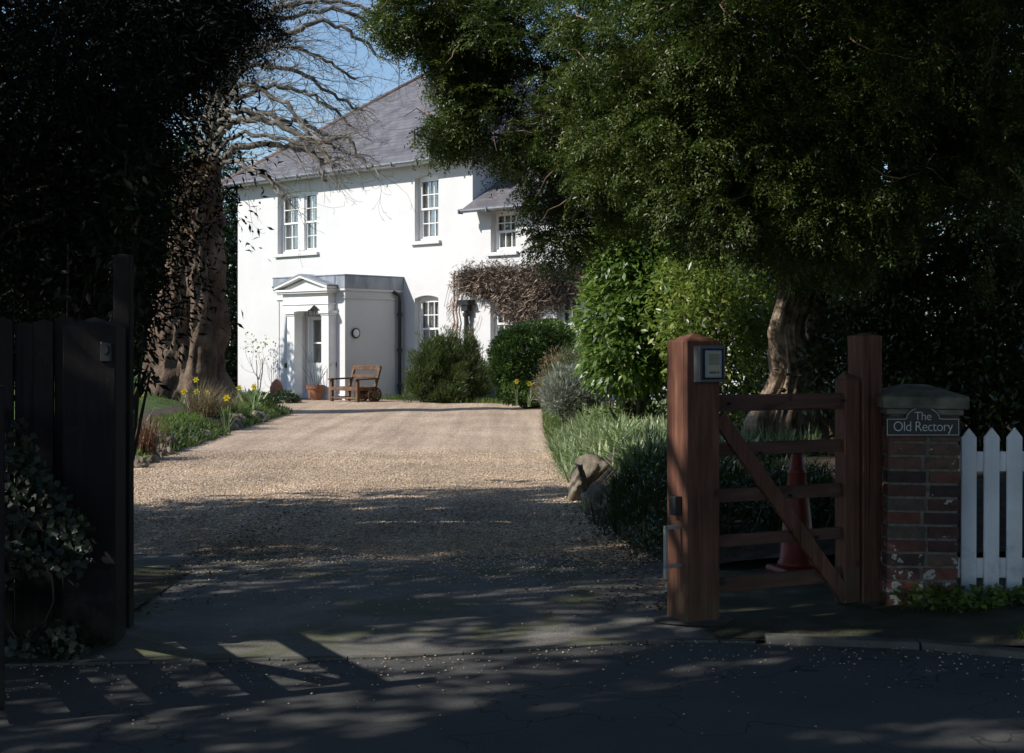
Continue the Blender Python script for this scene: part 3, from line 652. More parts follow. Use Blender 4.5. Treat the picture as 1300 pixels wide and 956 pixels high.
# panel beads on the porch face
mb.bb(pu0+.06,pu0+.09,PV-.02,PV+.01,.3,PL-.26); mb.bb(pu1-.5,pu1-.47,PV-.02,PV+.01,.3,PL-.26)
mb.build('cornice', M['white'], porch)
mb = MB(); mb.bb(pu0-.08,pu1+.08,PV-.08,-.002,PL+.02,PT)
k_ = pu0+.5
while k_ < pu1: mb.bb(k_-.012,k_+.012,PV-.10,PV-.08,PL+.02,PT); k_ += .62
mb.bb(pu0-.10,pu1+.10,PV-.10,-.002,PT,PT+.03)
mb.build('porch_roof', M['lead'], porch, bevel=.01)
cu0 = hU(353,PV-.3); cu1 = hU(417,PV-.3); V3 = PV-.28
zb_ = hZ(385,395,V3); zt_ = hZ(385,367.5,V3); za_ = hZ(388,351,V3)
mb = MB(); mb.bb(cu0+.10,cu1-.10,V3+.05,PV,zb_,zt_-.10); mb.bb(cu0+.06,cu1-.06,V3+.02,PV,zb_+.16,zb_+.20); mb.bb(cu0,cu1,V3-.06,PV,zt_-.10,zt_-.055); mb.bb(cu0-.04,cu1+.04,V3-.10,PV,zt_-.055,zt_)
mb.build('entablature', M['paint'], porch, bevel=.006)
um_ = (cu0+cu1)/2; mb = MB(); mb.prism([(cu0+.05,zt_+.002),(cu1-.05,zt_+.002),(um_,za_-.07)], V3+.02, PV); mb.build('pediment', M['white'], porch)
mb = MB()
for s_ in (-1,1):
    e = cu0-.06 if s_<0 else cu1+.06; mb.beam((e,(V3+PV)/2-.05,zt_+.03),(um_,(V3+PV)/2-.05,za_), abs(PV-V3)+.16, .05)
mb.build('pediment_moulding', M['paint'], porch)
mb = MB()
for s_ in (-1,1):
    e = cu0-.09 if s_<0 else cu1+.09; mb.beam((e,(V3+PV)/2-.05,zt_+.075),(um_,(V3+PV)/2-.05,za_+.045), abs(PV-V3)+.18, .04)
mb.build('lead_flashing', M['lead'], porch)
c1 = (hU(363,V3), hU(373.5,V3)); c2 = (hU(406.5,V3), hU(418,V3)-.03)
for a,b_ in (c1,c2):
    mb = MB(); mb.bb(a+.02,b_-.02,V3+.02,PV,.28,zb_-.12); mb.bb(a-.02,b_+.02,V3-.02,PV,.08,.28); mb.bb(a-.0,b_+.0,V3-.0,PV,zb_-.12,zb_-.07); mb.bb(a-.035,b_+.035,V3-.04,PV,zb_-.07,zb_-.001)
    mb.build('pilaster', M['paint'], porch, bevel=.006)
# door
mb = MB(); dv = PV+.26; dm = du0+.12
mb.bb(du0,du0+.10,dv-.06,dv+.05,.10,DZ-.02); mb.bb(du1-.10,du1,dv-.06,dv+.05,.10,DZ-.02); mb.bb(du0+.1,du1-.1,dv-.06,dv+.05,DZ-.12,DZ-.02)
mb.build('door_frame', M['paint'], porch, bevel=.006)
mb = MB(); a,b_ = du0+.10,du1-.10; DT = DZ-.12; gm = (a+b_)/2
# stiles, rails with two glazed upper panels and raised lower panels
mb.bb(a,a+.12,dv,dv+.05,.12,DT); mb.bb(b_-.12,b_,dv,dv+.05,.12,DT); mb.bb(a+.12,b_-.12,dv,dv+.05,.12,.34); mb.bb(a+.12,b_-.12,dv,dv+.05,.88,1.04); mb.bb(a+.12,b_-.12,dv,dv+.05,DT-.14,DT)
mb.bb(gm-.04,gm+.04,dv,dv+.05,.34,.88); mb.bb(a+.12,gm-.04,dv+.02,dv+.04,.34,.88); mb.bb(gm+.04,b_-.12,dv+.02,dv+.04,.34,.88)
mb.bb(a+.16,gm-.08,dv+.005,dv+.03,.40,.82); mb.bb(gm+.08,b_-.16,dv+.005,dv+.03,.40,.82); mb.bb(a+.12,b_-.12,dv+.004,dv+.046,1.52,1.56)
door = mb.build('door', M['paint'], house, bevel=.006)
mb = MB(); mb.bb(a+.12,b_-.12,dv+.02,dv+.03,1.04,1.52); mb.bb(a+.12,b_-.12,dv+.02,dv+.03,1.56,DT-.14); mb.build('pane', M['glass'], door)
mb = MB(); mb.tube([(a+.06,dv-.03,1.05),(a+.06,dv-.05,1.08),(a+.06,dv-.05,1.2),(a+.06,dv-.03,1.23)], .012, 8); mb.build('handle', M['steel'], door)
mb = MB(); mb.bb(du0,du1,dv+.6,dv+.65,.1,DZ); mb.build('inner_lobby', M['room'], house)
mb = MB(); mb.bb(du0-.12,du1+.25,V3-.25,PV+.3,.0,.155); mb.build('door_step', M['concrete'], house, bevel=.01)
# lantern in the door head, letter boxes / bell, porthole light on the side
lu = hU(397,V3-.05); lz = hZ(399,397,V3)
mb = MB(); mb.tube([(lu,PV,lz+.1),(lu,V3-.0,lz+.1)], .014, 6); mb.box((lu,V3+.0,lz+.06),(.30,.17,.03)); mb.box((lu,V3,lz-.08),(.30,.17,.025))
for dx in (-.14,.14):
    for dy in (-.075,.075): mb.bb(lu+dx-.008,lu+dx+.008,V3+dy-.008,V3+dy+.008,lz-.08,lz+.06)
mb.lathe([(.16,0),(.05,.09),(.02,.11)], (lu,V3,lz+.07), 4)
lan = mb.build('lantern', M['black'], porch)
for (xx,yy) in ((363.5,464),(426,463)):
    uu = hU(xx,PV); zz = hZ(xx,yy,PV); mb = MB(); mb.bb(uu-.045,uu+.045,PV-.03,PV,zz-.06,zz+.06); mb.bb(uu-.03,uu+.03,PV-.04,PV-.03,zz-.03,zz+.03); mb.build('bell_box', M['black'], porch, bevel=.004)
# side-face light: position on the plane u=pu1
def sideV(px):   # v on plane u=pu1 for pixel column
    O = P0+D*pu1; r=(px-650)/F; return (r*O.y-O.x)/(NI.x-r*NI.y)
sv_ = sideV(450.8); Ys = (P0+D*pu1+NI*sv_).y; sz = EYE-(423-HOR)/F*Ys
mb = MB(); pr = [(.12,0),(.17,.005),(.175,.05),(.15,.06)]
V_=[];F_=[]; n=28
def ring(mb, prof, c, n=28):
    b0=len(mb.v)
    for r_,h_ in prof:
        for k in range(n):
            a_=2*math.pi*k/n; mb.v.append((c[0]+h_, c[1]+r_*math.cos(a_), c[2]+r_*math.sin(a_)))
    for i in range(len(prof)-1):
        for k in range(n): k2=(k+1)%n; mb.f.append((b0+i*n+k,b0+i*n+k2,b0+(i+1)*n+k2,b0+(i+1)*n+k))
ring(mb, [(.125,0),(.13,.03),(.125,.05),(.10,.05),(.095,.03)], (pu1,sv_,sz)); wl = mb.build('wall_light', M['black'], porch, smooth=True)
mb = MB(); ring(mb, [(.10,.03),(.095,.055),(.07,.075),(.035,.085),(.001,.088)], (pu1,sv_,sz)); mb.build('glass_globe', M['paint'], wl, smooth=True)
pv = -.16; uu = pu1+.10
mb = MB(); 
pipe('downpipe', [(uu-.1,pv-.25,PL+.05),(uu,pv-.02,PL-.12),(uu,pv,PL-.3),(uu,pv,.15)], .045, .9)
# small things before the house
def hw_(u, v, z=0): p = P0+D*u+NI*v; return Vector((p.x,p.y,gz(p.x,p.y)+z))
# ---- cart-wheel bench
bench = empty('garden_bench', hw_(7.20,-2.62), HRZ, 'weathered wooden two seat garden bench on the gravel beside the porch', 'bench')
bw,bd = .92,.56; BT = M['bench']
for (x,y,h_) in ((0,0,.62),(bw,0,.62)):
    mb = MB(); mb.box((x,y,h_/2),(.07,.075,h_)); mb.build('leg', BT, bench, bevel=.006)
for x in (0,bw):
    mb = MB(); mb.beam((x,bd-.02,0),(x,bd+.0,.45),.065,.07); mb.beam((x,bd,.42),(x,bd+.17,.99),.065,.06); mb.build('leg', BT, bench, bevel=.006)
    mb = MB(); mb.beam((x,-.09,.64),(x,bd+.1,.66),.10,.045); mb.build('armrest', BT, bench, bevel=.01)
    mb = MB(); mb.beam((x,0,.13),(x,bd,.13),.05,.05); mb.beam((x,0,.36),(x,bd,.36),.05,.07); mb.build('stretcher', BT, bench, bevel=.005)
mb = MB()
for k in range(5): mb.bb(-.02,bw+.02,-.02+k*.125,.09+k*.125,.40,.43)
mb.bb(0,bw,-.04,-.015,.33,.41); mb.build('seat', BT, bench, bevel=.006)
mb = MB(); mb.beam((-.04,bd+.15,.95),(bw+.04,bd+.15,.95),.045,.13); mb.beam((0,bd+.08,.72),(bw,bd+.08,.72),.035,.08); mb.build('backrest', BT, bench, bevel=.01)
mb = MB(); mb.beam((0,0,.13),(bw,0,.13),.05,.05); mb.build('front_rail', BT, bench, bevel=.005)
bench.scale = (1,1,.86)
# round log / barrel hub at the far end under the arm
mb = MB(); mb.tube([(bw-.32,bd*.75,.22),(bw+.18,bd*.75,.22)], [.10,.11], 14); 
for s_ in (-.32,.13): 
    b0=len(mb.v); pts=[]
    for k in range(17): a_=2*math.pi*k/16; pts.append((bw+s_,bd*.75+.2*math.cos(a_),.22+.2*math.sin(a_)))
    mb.tube(pts,.028,6)
    for k in range(6): a_=math.pi*k/6; mb.tube([(bw+s_,bd*.75-.2*math.cos(a_),.22-.2*math.sin(a_)),(bw+s_,bd*.75+.2*math.cos(a_),.22+.2*math.sin(a_))],.018,5)
mb.build('hub_wheel', BT, bench, bevel=0)
# ---- terracotta pot with bare stems
pot = empty('flower_pot', hw_(6.35,-2.42), 0, 'terracotta pot of bare stems between the door and the bench', 'pot')
mb = MB(); mb.lathe([(.13,0),(.20,.30),(.225,.30),(.235,.39),(.20,.39),(.19,.33)],(0,0,0),24); mb.build('pot', M['terra'], pot, smooth=False)
mb = MB()
for k in range(9):
    a_=random.random()*6.28; r_=.25+.25*random.random(); h_=.5+.6*random.random()
    mb.tube([(0.03*math.cos(a_),.03*math.sin(a_),.3),(.5*r_*math.cos(a_),.5*r_*math.sin(a_),.3+h_*.6),(r_*math.cos(a_),r_*math.sin(a_),.3+h_)],[.008,.006,.003],5)
mb.build('stem', M['branch'], pot)
# ---- egg shaped terracotta urn
urn = MB(); urn.lathe([(.06,0),(.13,.04),(.165,.12),(.165,.21),(.125,.32),(.07,.39),(.02,.43)],(0,0,0),28)
p = at(351,497,35.2); p.z = .22; o = urn.build('urn', M['terra'], None, smooth=True, loc=p); tag(o,'egg shaped terracotta urn standing before the white wall left of the porch','urn')
# ---- mat
mb = MB(); mb.box((0,0,.012),(.75,.45,.02)); p = hw_((du0+du1)/2-.1,-2.75,.02); o = mb.build('door_mat', M['matg'], None, loc=p, rz=HRZ, bevel=.006); tag(o,'small green mat lying on the gravel before the front door','mat')
# ---- rose with few leaves against the wall
rose = empty('climbing_rose', hw_(hU(327,-.35),-.4), 0, 'thin bare rose with a few green leaves against the white wall left of the porch', 'rose bush')
mb = MB(); tips=[]
def grow(mb, p, d_, L, r, dep, tips, wig=.35, up=.15, n=5, split=(2,3), sides=5, rat=.68):
    pts=[p]; q=Vector(p); dd=Vector(d_).normalized()
    for k in range(n):
        dd = (dd+Vector((random.gauss(0,wig),random.gauss(0,wig),random.gauss(0,wig)+up))*.4).normalized(); q = q+dd*L/n; pts.append(q.copy())
    rs=[r*(1-.45*k/n) for k in range(n+1)]; mb.tube(pts, rs, sides, cap=False); tips.append((q.copy(),dd.copy(),dep))
    if dep>0:
        for k in range(random.randint(*split)):
            i=random.randint(max(1,n//2),n); nd=(dd+Vector((random.gauss(0,.6),random.gauss(0,.6),random.gauss(0,.5)))).normalized()
            grow(mb, pts[i], nd, L*rat*random.uniform(.8,1.2), rs[i]*.65, dep-1, tips, wig, up, n, split, sides, rat)
for k in range(2): grow(mb, Vector((random.uniform(-.1,.1),0,0)), (.18-.3*k,0,1), 1.0, .02, 3, tips, up=.5)
mb.build('stem', M['branch'], rose)
tp_ = np.array([t_[0][:] for t_ in tips if t_[0].z>1.15]); 
if len(tp_): 
    n=3; P=np.repeat(tp_,n,0)+rng.normal(size=(len(tp_)*n,3))*.06; V_,T_=leaf_geo(P, rdir(len(P)), rdir(len(P))+np.array([0,0,.5]), .09, .05); np_mesh('leaves', V_, T_, M['lime'], rose)
# ------------------------------------------------------------------ timber gate posts, small gate, pier, sign, picket fence
AL = math.radians(26); GD = Vector((math.cos(AL), math.sin(AL), 0))      # direction of the gate, left to right
PL_ = Vector((.955,7.50,0)); PRr = Vector((1.99,8.02,0))
def wpost(name, loc, rz, w, h, label, cap=.05, z0=-.1, matk='post', group=None):
    e = MB(); s = w/2
    e.add([(-s,-s,z0),(s,-s,z0),(s,s,z0),(-s,s,z0),(-s,-s,h-cap),(s,-s,h-cap),(s,s,h-cap),(-s,s,h-cap),(0,0,h)],
          [(0,3,2,1),(0,1,5,4),(1,2,6,5),(2,3,7,6),(3,0,4,7),(4,5,8),(5,6,8),(6,7,8),(7,4,8)])
    o = e.build(name, M[matk], None, bevel=.005, loc=loc, rz=rz); tag(o, label, 'gate post', group); return o
pL = wpost('gate_post', PL_, AL, .20, 1.525, 'thick reddish brown gate post carrying the intercom box', .045)
pR = wpost('gate_post', PRr, AL, .135, 1.53, 'brown timber hanging post close beside the brick pier', .02)
for p_,r_ in ((PL_,.21),(PRr,.17)):
    mb = MB(); V_=[(0,0,.02)]
    for k in range(14): a_=2*math.pi*k/14; rr=r_*(.85+.3*random.random()); V_.append((rr*math.cos(a_),rr*math.sin(a_),.004))
    mb.add([(v_[0],v_[1],v_[2]+.01) for v_ in V_],[(0,k,k%14+1) for k in range(1,15)])
    o = mb.build('concrete_footing', M['concrete'], None, loc=p_, smooth=True); tag(o, 'concrete footing collar round the foot of the '+('intercom gate post' if p_ is PL_ else 'narrow hanging post'), 'footing')
# intercom on the front face of the left post
ic = empty('intercom', PL_ + GD*.012 + Vector((math.sin(AL),-math.cos(AL),0))*.10, AL, 'grey metal intercom box with keypad fixed to the thick gate post', 'intercom')
zi = 1.36
mb = MB(); mb.bb(-.075,.085,-.055,0,zi-.095,zi+.095); mb.build('hood', M['grey'], ic, bevel=.004)
mb = MB(); mb.bb(-.062,.072,-.062,-.0555,zi-.08,zi+.08); mb.build('face_plate', M['black'], ic, bevel=.002)
mb = MB(); mb.bb(-.045,.055,-.068,-.0625,zi-.070,zi+.070); mb.build('rim', simple('blue_grey_plate',[(.3,(.25,.33,.42)),(.7,(.33,.42,.52))],5,.4), ic, bevel=.001)
mb = MB(); mb.bb(-.034,.044,-.071,-.0685,zi-.062,zi+.062); mb.build('panel', simple('tan_plate',[(.3,(.42,.36,.24)),(.7,(.52,.46,.33))],9,.4), ic)
mb = MB()
for k in range(9): mb.bb(-.026,.036,-.073,-.0715,zi-.005+k*.0065,zi-.002+k*.0065)
mb.build('speaker_grille', M['grey'], ic)
mb = MB(); mb.bb(-.026,.018,-.073,-.0715,zi-.050,zi-.038); mb.bb(.024,.036,-.073,-.0715,zi-.050,zi-.038); mb.build('button', M['grey'], ic)
# black catch on the left face, upright drop bolt
mb = MB(); mb.tube([(-.10,-.02,.62),(-.135,-.02,.62)], .022, 12); mb.bb(-.145,-.10,-.05,.01,.57,.67); o = mb.build('gate_catch', M['black'], None, bevel=.008, loc=PL_, rz=AL); tag(o, 'black gate catch on the sunlit side of the intercom post', 'catch')
mb = MB(); mb.bb(-.205,-.185,-.05,-.03,.24,.52); mb.bb(-.205,-.10,-.05,-.03,.50,.52); mb.bb(-.205,-.10,-.05,-.03,.30,.32); o = mb.build('metal_bracket', M['steel'], None, bevel=.003, loc=PL_, rz=AL); tag(o, 'upright bare metal bracket standing off the foot of the intercom post', 'bracket')

# gate (local x along GD from hinge side of left post)
GL_ = PL_ + GD*.105 + Vector((-math.sin(AL), math.cos(AL), 0))*.0
gate = empty('wooden_gate', GL_, AL, 'small brown five bar wooden gate between the two gate posts', 'gate')
gw = (PRr-PL_).length - .105 - .075
def gzv(py, Y=7.62): return EYE-(py-HOR)/F*Y
stx = gw-.115
for (ya,yb) in ((501,522),(562,578),(620,637),(678,693),(731,750)):
    za, zb = gzv(yb), gzv(ya); mb = MB(); mb.bb(0.012, stx, -.018, .018, za, zb); mb.build('rail', M['rail'], gate, bevel=.004)
mb = MB(); z1_ = gzv(470,7.9); mb.bb(stx+.002, gw-.008, -.045, .045, gzv(766,7.9), z1_-.05); mb.add([(stx+.002,-.045,z1_-.05),(gw-.008,-.045,z1_-.05),(gw-.008,.045,z1_-.05),(stx+.002,.045,z1_-.05),((stx+gw)/2-.02,0,z1_)],[(0,1,4),(1,2,4),(2,3,4),(3,0,4),(3,2,1,0)]); mb.build('stile', M['post'], gate, bevel=.005)
mb = MB(); mb.beam((.03,-.034,gzv(528)),(stx+.01,-.034,gzv(757,7.9)),.028,.085); mb.build('brace', M['post'], gate, bevel=.004)
mb = MB(); mb.bb(.012,.075,-.0,.016,gzv(750),gzv(524)); 
for (x_,z_) in ((.30,gzv(576)),(.50,gzv(632)),(.68,gzv(688)),(.1,gzv(512)),(.86,gzv(511))):
    mb = MB(); mb.tube([(x_,-.03,z_),(x_,-.053,z_)],[.009,.007],8); mb.build('bolt_head', M['black'], gate)
# ---- driveway gate folded back beyond the old fence on the left (its bars throw the bright slots on the apron)
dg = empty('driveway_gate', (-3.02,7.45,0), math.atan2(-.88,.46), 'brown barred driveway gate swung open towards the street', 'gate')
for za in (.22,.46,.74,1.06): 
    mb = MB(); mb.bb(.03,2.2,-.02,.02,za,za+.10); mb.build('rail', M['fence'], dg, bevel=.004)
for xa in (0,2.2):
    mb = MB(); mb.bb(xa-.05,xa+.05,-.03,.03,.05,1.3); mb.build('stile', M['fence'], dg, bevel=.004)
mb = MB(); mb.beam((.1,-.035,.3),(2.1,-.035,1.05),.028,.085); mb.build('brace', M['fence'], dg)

# ---- brick pier
pz = 1.17; pX0,pX1,pY0,pY1 = 2.065,2.465,7.86,8.26
pier = empty('brick_pier', ((pX0+pX1)/2,(pY0+pY1)/2,0), 0, 'red brick gate pier with stone cap beside the white pickets', 'gate pier'); pier.rotation_euler = (0,math.radians(.9),0)
m,t,b = nmat('old_brick'); g_ = t.nodes.new('ShaderNodeNewGeometry')
c = ramp(t, g_.outputs['Random Per Island'], [(0,(.045,.030,.027)),(.3,(.10,.040,.031)),(.55,(.15,.055,.040)),(.8,(.12,.075,.052)),(1,(.075,.065,.052))])
v = tc(t); c = mixc(t, 1.0, c, ramp(t, noi(t, v, 22, 5), [(.3,(.65,.65,.65)),(.7,(1.25,1.2,1.2))]), 'MULTIPLY')
sx = t.nodes.new('ShaderNodeSeparateXYZ'); t.links.new(v, sx.inputs[0])
lo = t.nodes.new('ShaderNodeMapRange'); lo.inputs[1].default_value=.1; lo.inputs[2].default_value=.55; lo.inputs[3].default_value=.10; lo.inputs[4].default_value=0; t.links.new(sx.outputs[2], lo.inputs[0])
ad = t.nodes.new('ShaderNodeMath'); t.links.new(noi(t, v, 16, 5, .6), ad.inputs[0]); t.links.new(lo.outputs[0], ad.inputs[1])
c = mixc(t, ramp(t, ad.outputs[0], [(.655,(0,0,0)),(.675,(1,1,1))]), c, (.36,.35,.32))
t.links.new(c, b.inputs['Base Color']); b.inputs['Roughness'].default_value=.9; bump(t, b, noi(t, v, 60, 4), .6, .004)
M['brick']=m; M['mortar'] = simple('lime_mortar', [(.3,(.09,.08,.065)),(.7,(.20,.18,.15))], 30, .95, 120, .004, .6)
mb = MB(); hwx=.2; ch=.0765; n_c = 14; z = .0
for r_ in range(n_c):
    z0_,z1_ = r_*ch+.009, (r_+1)*ch-.006
    for side in range(4):
        # stretcher+header alternate
        spl = [(-.2,.015),(.025,.2)] if (r_+side)%2 else [(-.2,-.012),(-.002,.2)]
        if r_%4==side: spl=[(-.2,.02),(.03,.2)]
        for a,b_ in spl:
            j = random.uniform(-.003,.003); dz_=random.uniform(-.0015,.0015); dp=.2+random.uniform(-.002,.003)
            a2,b2 = a+.002*(a<-.19)+.005*(a>-.19)+j*(a>-.19), b_-.002*(b_>.19)-.005*(b_<.19)+j*(b_<.19)
            if side in (1,3): 
                a2 = max(a2,-.2+.105); b2 = min(b2,.2-.105)
                if b2-a2<.02: continue
            cx_,sx_=(a2+b2)/2,(b2-a2)
            if side==0: mb.box((cx_,-dp+.05,(z0_+z1_)/2+dz_),(sx_,.10,z1_-z0_))
            if side==2: mb.box((cx_,dp-.05,(z0_+z1_)/2+dz_),(sx_,.10,z1_-z0_))
            if side==1: mb.box((dp-.05,cx_,(z0_+z1_)/2+dz_),(.10,sx_,z1_-z0_))
            if side==3: mb.box((-dp+.05,cx_,(z0_+z1_)/2+dz_),(.10,sx_,z1_-z0_))
mb.build('brickwork', M['brick'], pier, bevel=.004)
mb = MB(); mb.bb(-.191,.191,-.191,.191,-.1,n_c*ch); mb.build('mortar', M['mortar'], pier)
mb = MB(); zc = n_c*ch
mb.bb(-.215,.215,-.215,.215,zc,zc+.035); mb.bb(-.238,.238,-.238,.238,zc+.035,zc+.105)
mb.add([(-.238,-.238,zc+.105),(.238,-.238,zc+.105),(.238,.238,zc+.105),(-.238,.238,zc+.105),(-.06,-.06,zc+.165),(.06,-.06,zc+.165),(.06,.06,zc+.165),(-.06,.06,zc+.165)],[(0,1,5,4),(1,2,6,5),(2,3,7,6),(3,0,4,7),(4,5,6,7)])
mb.build('cap', M['capstone'], pier, bevel=.01)
# ---- name sign
sg = empty('house_sign', ((pX0+pX1)/2-.0,pY0-.012,0), 0, 'black house name sign with arched top and white lettering on the pier', 'sign')
sY = pY0-.01; zsb = EYE-(554-HOR)/F*sY; zst = EYE-(530-HOR)/F*sY; zsa = EYE-(515.5-HOR)/F*sY; sw = .205
def sign_outline(ins=0):
    w_ = sw-ins; zb = zsb+ins; zt = zst-ins; za = zsa-ins; ra=.095-ins*.6; pts=[(-w_,zb),(w_,zb),(w_,zt),(ra+.012,zt)]
    for k in range(13): a_=math.pi*k/12; pts.append((ra*math.cos(a_), zt+.004+(za-zt-.004)*math.sin(a_)))
    pts += [(-ra-.012,zt),(-w_,zt)]; return pts
mb = MB(); mb.prism(sign_outline(), -.012, .0); mb.build('board', simple('black_sign',[(.3,(.012,.011,.012)),(.7,(.02,.018,.02))],5,.35), sg)
mb = MB(); o_ = sign_outline(.007); i_ = sign_outline(.010); n=len(o_)
for k in range(n):
    k2=(k+1)%n; mb.add([(o_[k][0],-.0135,o_[k][1]),(o_[k2][0],-.0135,o_[k2][1]),(i_[k2][0],-.0135,i_[k2][1]),(i_[k][0],-.0135,i_[k][1])],[(0,1,2,3)])
M['signwhite'] = simple('sign_lettering',[(.3,(.48,.48,.47)),(.7,(.58,.58,.57))],8,.5)
mb.build('border', M['signwhite'], sg)
def text_mesh(s, size, x, z, y, parent, xs=1.0):
    cu = bpy.data.curves.new('lettering','FONT'); cu.body = s; cu.size = size; cu.align_x='CENTER'; cu.extrude=.0008; cu.space_character = .93; cu.offset = -.0006
    tmp = bpy.data.objects.new('tmp',cu); COL.objects.link(tmp); dg_ = bpy.context.evaluated_depsgraph_get(); dg_.update()
    me = bpy.data.meshes.new_from_object(tmp.evaluated_get(dg_)); bpy.data.objects.remove(tmp)
    me.name='lettering'; o = bpy.data.objects.new('lettering', me); me.materials.clear(); me.materials.append(M['signwhite']); COL.objects.link(o); o.parent=parent
    o.location=(x,y,z); o.rotation_euler=(math.radians(90),0,0); o.scale=(xs,1,1); return o
text_mesh('The', .068, 0, zst-.014, -.0145, sg, .95); text_mesh('Old Rectory', .078, 0, zsb+.030, -.0145, sg, .90)

# ---- white picket fence
pf = empty('picket_fence', (2.50,8.02,0), 0, 'white painted picket fence running right from the brick pier', 'fence'); 
pitch=.129; fw_=.086; zt=EYE-(543-HOR)/F*8.02; zb=EYE-(762-HOR)/F*8.02; 
for k in range(9):
    x = at(1229,500,8.02).x-2.50 + k*pitch; mb = MB(); dz_=random.uniform(-.004,.004); zz=zt+dz_; a=x-fw_/2; b_=x+fw_/2; tl=random.uniform(-.004,.004)
    mb.prism([(a+tl,zb),(b_+tl,zb),(b_,zz-.055),(x,zz),(a,zz-.055)], -.02, .0); mb.build('picket', M['whitewood'], pf, bevel=.003)
for (ya,yb,x0) in ((573,598,1213),(708,733,1207)):
    mb = MB(); xa = at(x0,500,8.04).x-2.50; mb.bb(xa, 9*pitch+.2, .002,.030, EYE-(yb-HOR)/F*8.04, EYE-(ya-HOR)/F*8.04); mb.build('rail', M['whitewood'], pf, bevel=.003)
mb = MB(); mb.bb(1.36,1.45,.032,.12,0,1.05); mb.build('post', M['whitewood'], pf, bevel=.004)

# ---- traffic cone behind the gate
p = at(1012,728,8.75); p.z=.06
cn = empty('traffic_cone', p, .3, 'orange traffic cone standing behind the small wooden gate', 'traffic cone')
mb = MB(); mb.box((0,0,.02),(.30,.30,.04),taper=.96); mb.build('base', M['cone'], cn, bevel=.015)
mb = MB(); mb.lathe([(.125,.04),(.118,.07),(.108,.08),(.085,.36),(.083,.37),(.055,.60),(.058,.61),(.060,.625),(.045,.64),(.036,.72),(.025,.735),(.02,.70)],(0,0,0),28); mb.build('body', M['cone'], cn, smooth=True)

# ---- old dark fence on the left with its posts
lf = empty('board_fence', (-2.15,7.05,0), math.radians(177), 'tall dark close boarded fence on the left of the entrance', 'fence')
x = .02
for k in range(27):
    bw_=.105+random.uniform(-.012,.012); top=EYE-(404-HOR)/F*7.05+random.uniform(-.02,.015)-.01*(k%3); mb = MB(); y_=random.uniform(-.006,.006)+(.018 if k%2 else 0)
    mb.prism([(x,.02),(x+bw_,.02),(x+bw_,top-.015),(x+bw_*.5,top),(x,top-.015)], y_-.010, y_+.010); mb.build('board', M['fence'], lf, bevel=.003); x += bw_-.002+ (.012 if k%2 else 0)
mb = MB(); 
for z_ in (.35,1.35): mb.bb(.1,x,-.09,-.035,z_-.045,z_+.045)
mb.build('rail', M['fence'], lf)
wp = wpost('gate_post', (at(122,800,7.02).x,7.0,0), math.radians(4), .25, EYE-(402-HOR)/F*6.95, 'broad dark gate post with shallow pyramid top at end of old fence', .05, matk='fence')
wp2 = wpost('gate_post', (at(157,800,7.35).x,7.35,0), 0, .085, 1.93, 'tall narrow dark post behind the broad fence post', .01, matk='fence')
rg = empty('bell_push', (at(134,447,6.87).x, 6.875, EYE-(447-HOR)/F*6.87), 0, 'round black fitting high on the broad dark fence post', 'door bell')
mb = MB(); mb.box((0,0,0),(.055,.02,.10)); mb.build('back_plate', M['black'], rg, bevel=.008)
mb = MB(); mb.tube([(0,-.01,.012),(0,-.035,.012)],.022,14); mb.build('button', M['black'], rg)
# ------------------------------------------------------------------ trees
def plant(name, loc, label, cat, group=None): return empty(name, loc, 0, label, cat, group)
def rel(o, c): return np.array(c[:]) - np.array(o.location[:])
# spray template: a curved twig with two ranks of needles, drooping at the tip
def spray_tpl(nl, L, leafL, leafW, side=3, seed=0, jit=.13):
    r = np.random.default_rng(seed); P=[];A=[];N_=[]
    def add(p0, d0, l, n):
        for k in range(n):
            t_=(k+.5)/n; p = p0+d0*l*t_+np.array([0,0,-.35*l*t_*t_]); dd = d0+np.array([0,0,-.7*t_])
            for s_ in (-1,1):
                sd_ = np.cross(dd,[0,0,1]); sd_/=max(1e-6,np.linalg.norm(sd_)); P.append(p); A.append(dd*.75+sd_*s_*.8+r.normal(size=3)*jit); N_.append(np.array([0,0,1])+r.normal(size=3)*jit*1.2)
    add(np.zeros(3), np.array([1.,0,0]), L, nl)
    for q in range(side):
        t_=.2+.6*q/side
        for s_ in (-1,1):
            an = s_*(.75+.2*r.random()); p0=np.array([L*t_,0,-.35*L*t_*t_]); add(p0, np.array([math.cos(an),math.sin(an),-.25*t_-.1]), L*.5*(1-.4*t_), max(3,nl//2))
    return np.array(P), unit(np.array(A)), unit(np.array(N_)), leafL, leafW
def sprays(name, pos, dirs, tpl, mat, parent, sc=None):
    P,A,N_,lL,lW = tpl; n=len(pos); dirs=unit(dirs); z=unit(np.array([0,0,1])+rng.normal(size=(n,3))*.35)
    y=unit(np.cross(z,dirs)); z=np.cross(dirs,y); R=np.stack([dirs,y,z],-1)     # columns
    if sc is None: sc=.7+.6*rng.random(n)
    kk=sun_open(pos, parent.location[:]); pos=pos[kk]; R=R[kk]; n=len(pos)
    sc=sc[:n]
    W_=np.einsum('nij,kj->nki',R,P)*sc[:,None,None]+pos[:,None,:]; a=np.einsum('nij,kj->nki',R,A); nn=np.einsum('nij,kj->nki',R,N_)
    m_=n*len(P); L=lL*(.75+.5*rng.random(m_)); V,T=leaf_geo(W_.reshape(-1,3),a.reshape(-1,3),nn.reshape(-1,3),L,L*lW/lL,.1)
    return np_mesh(name,V,T,mat,parent)
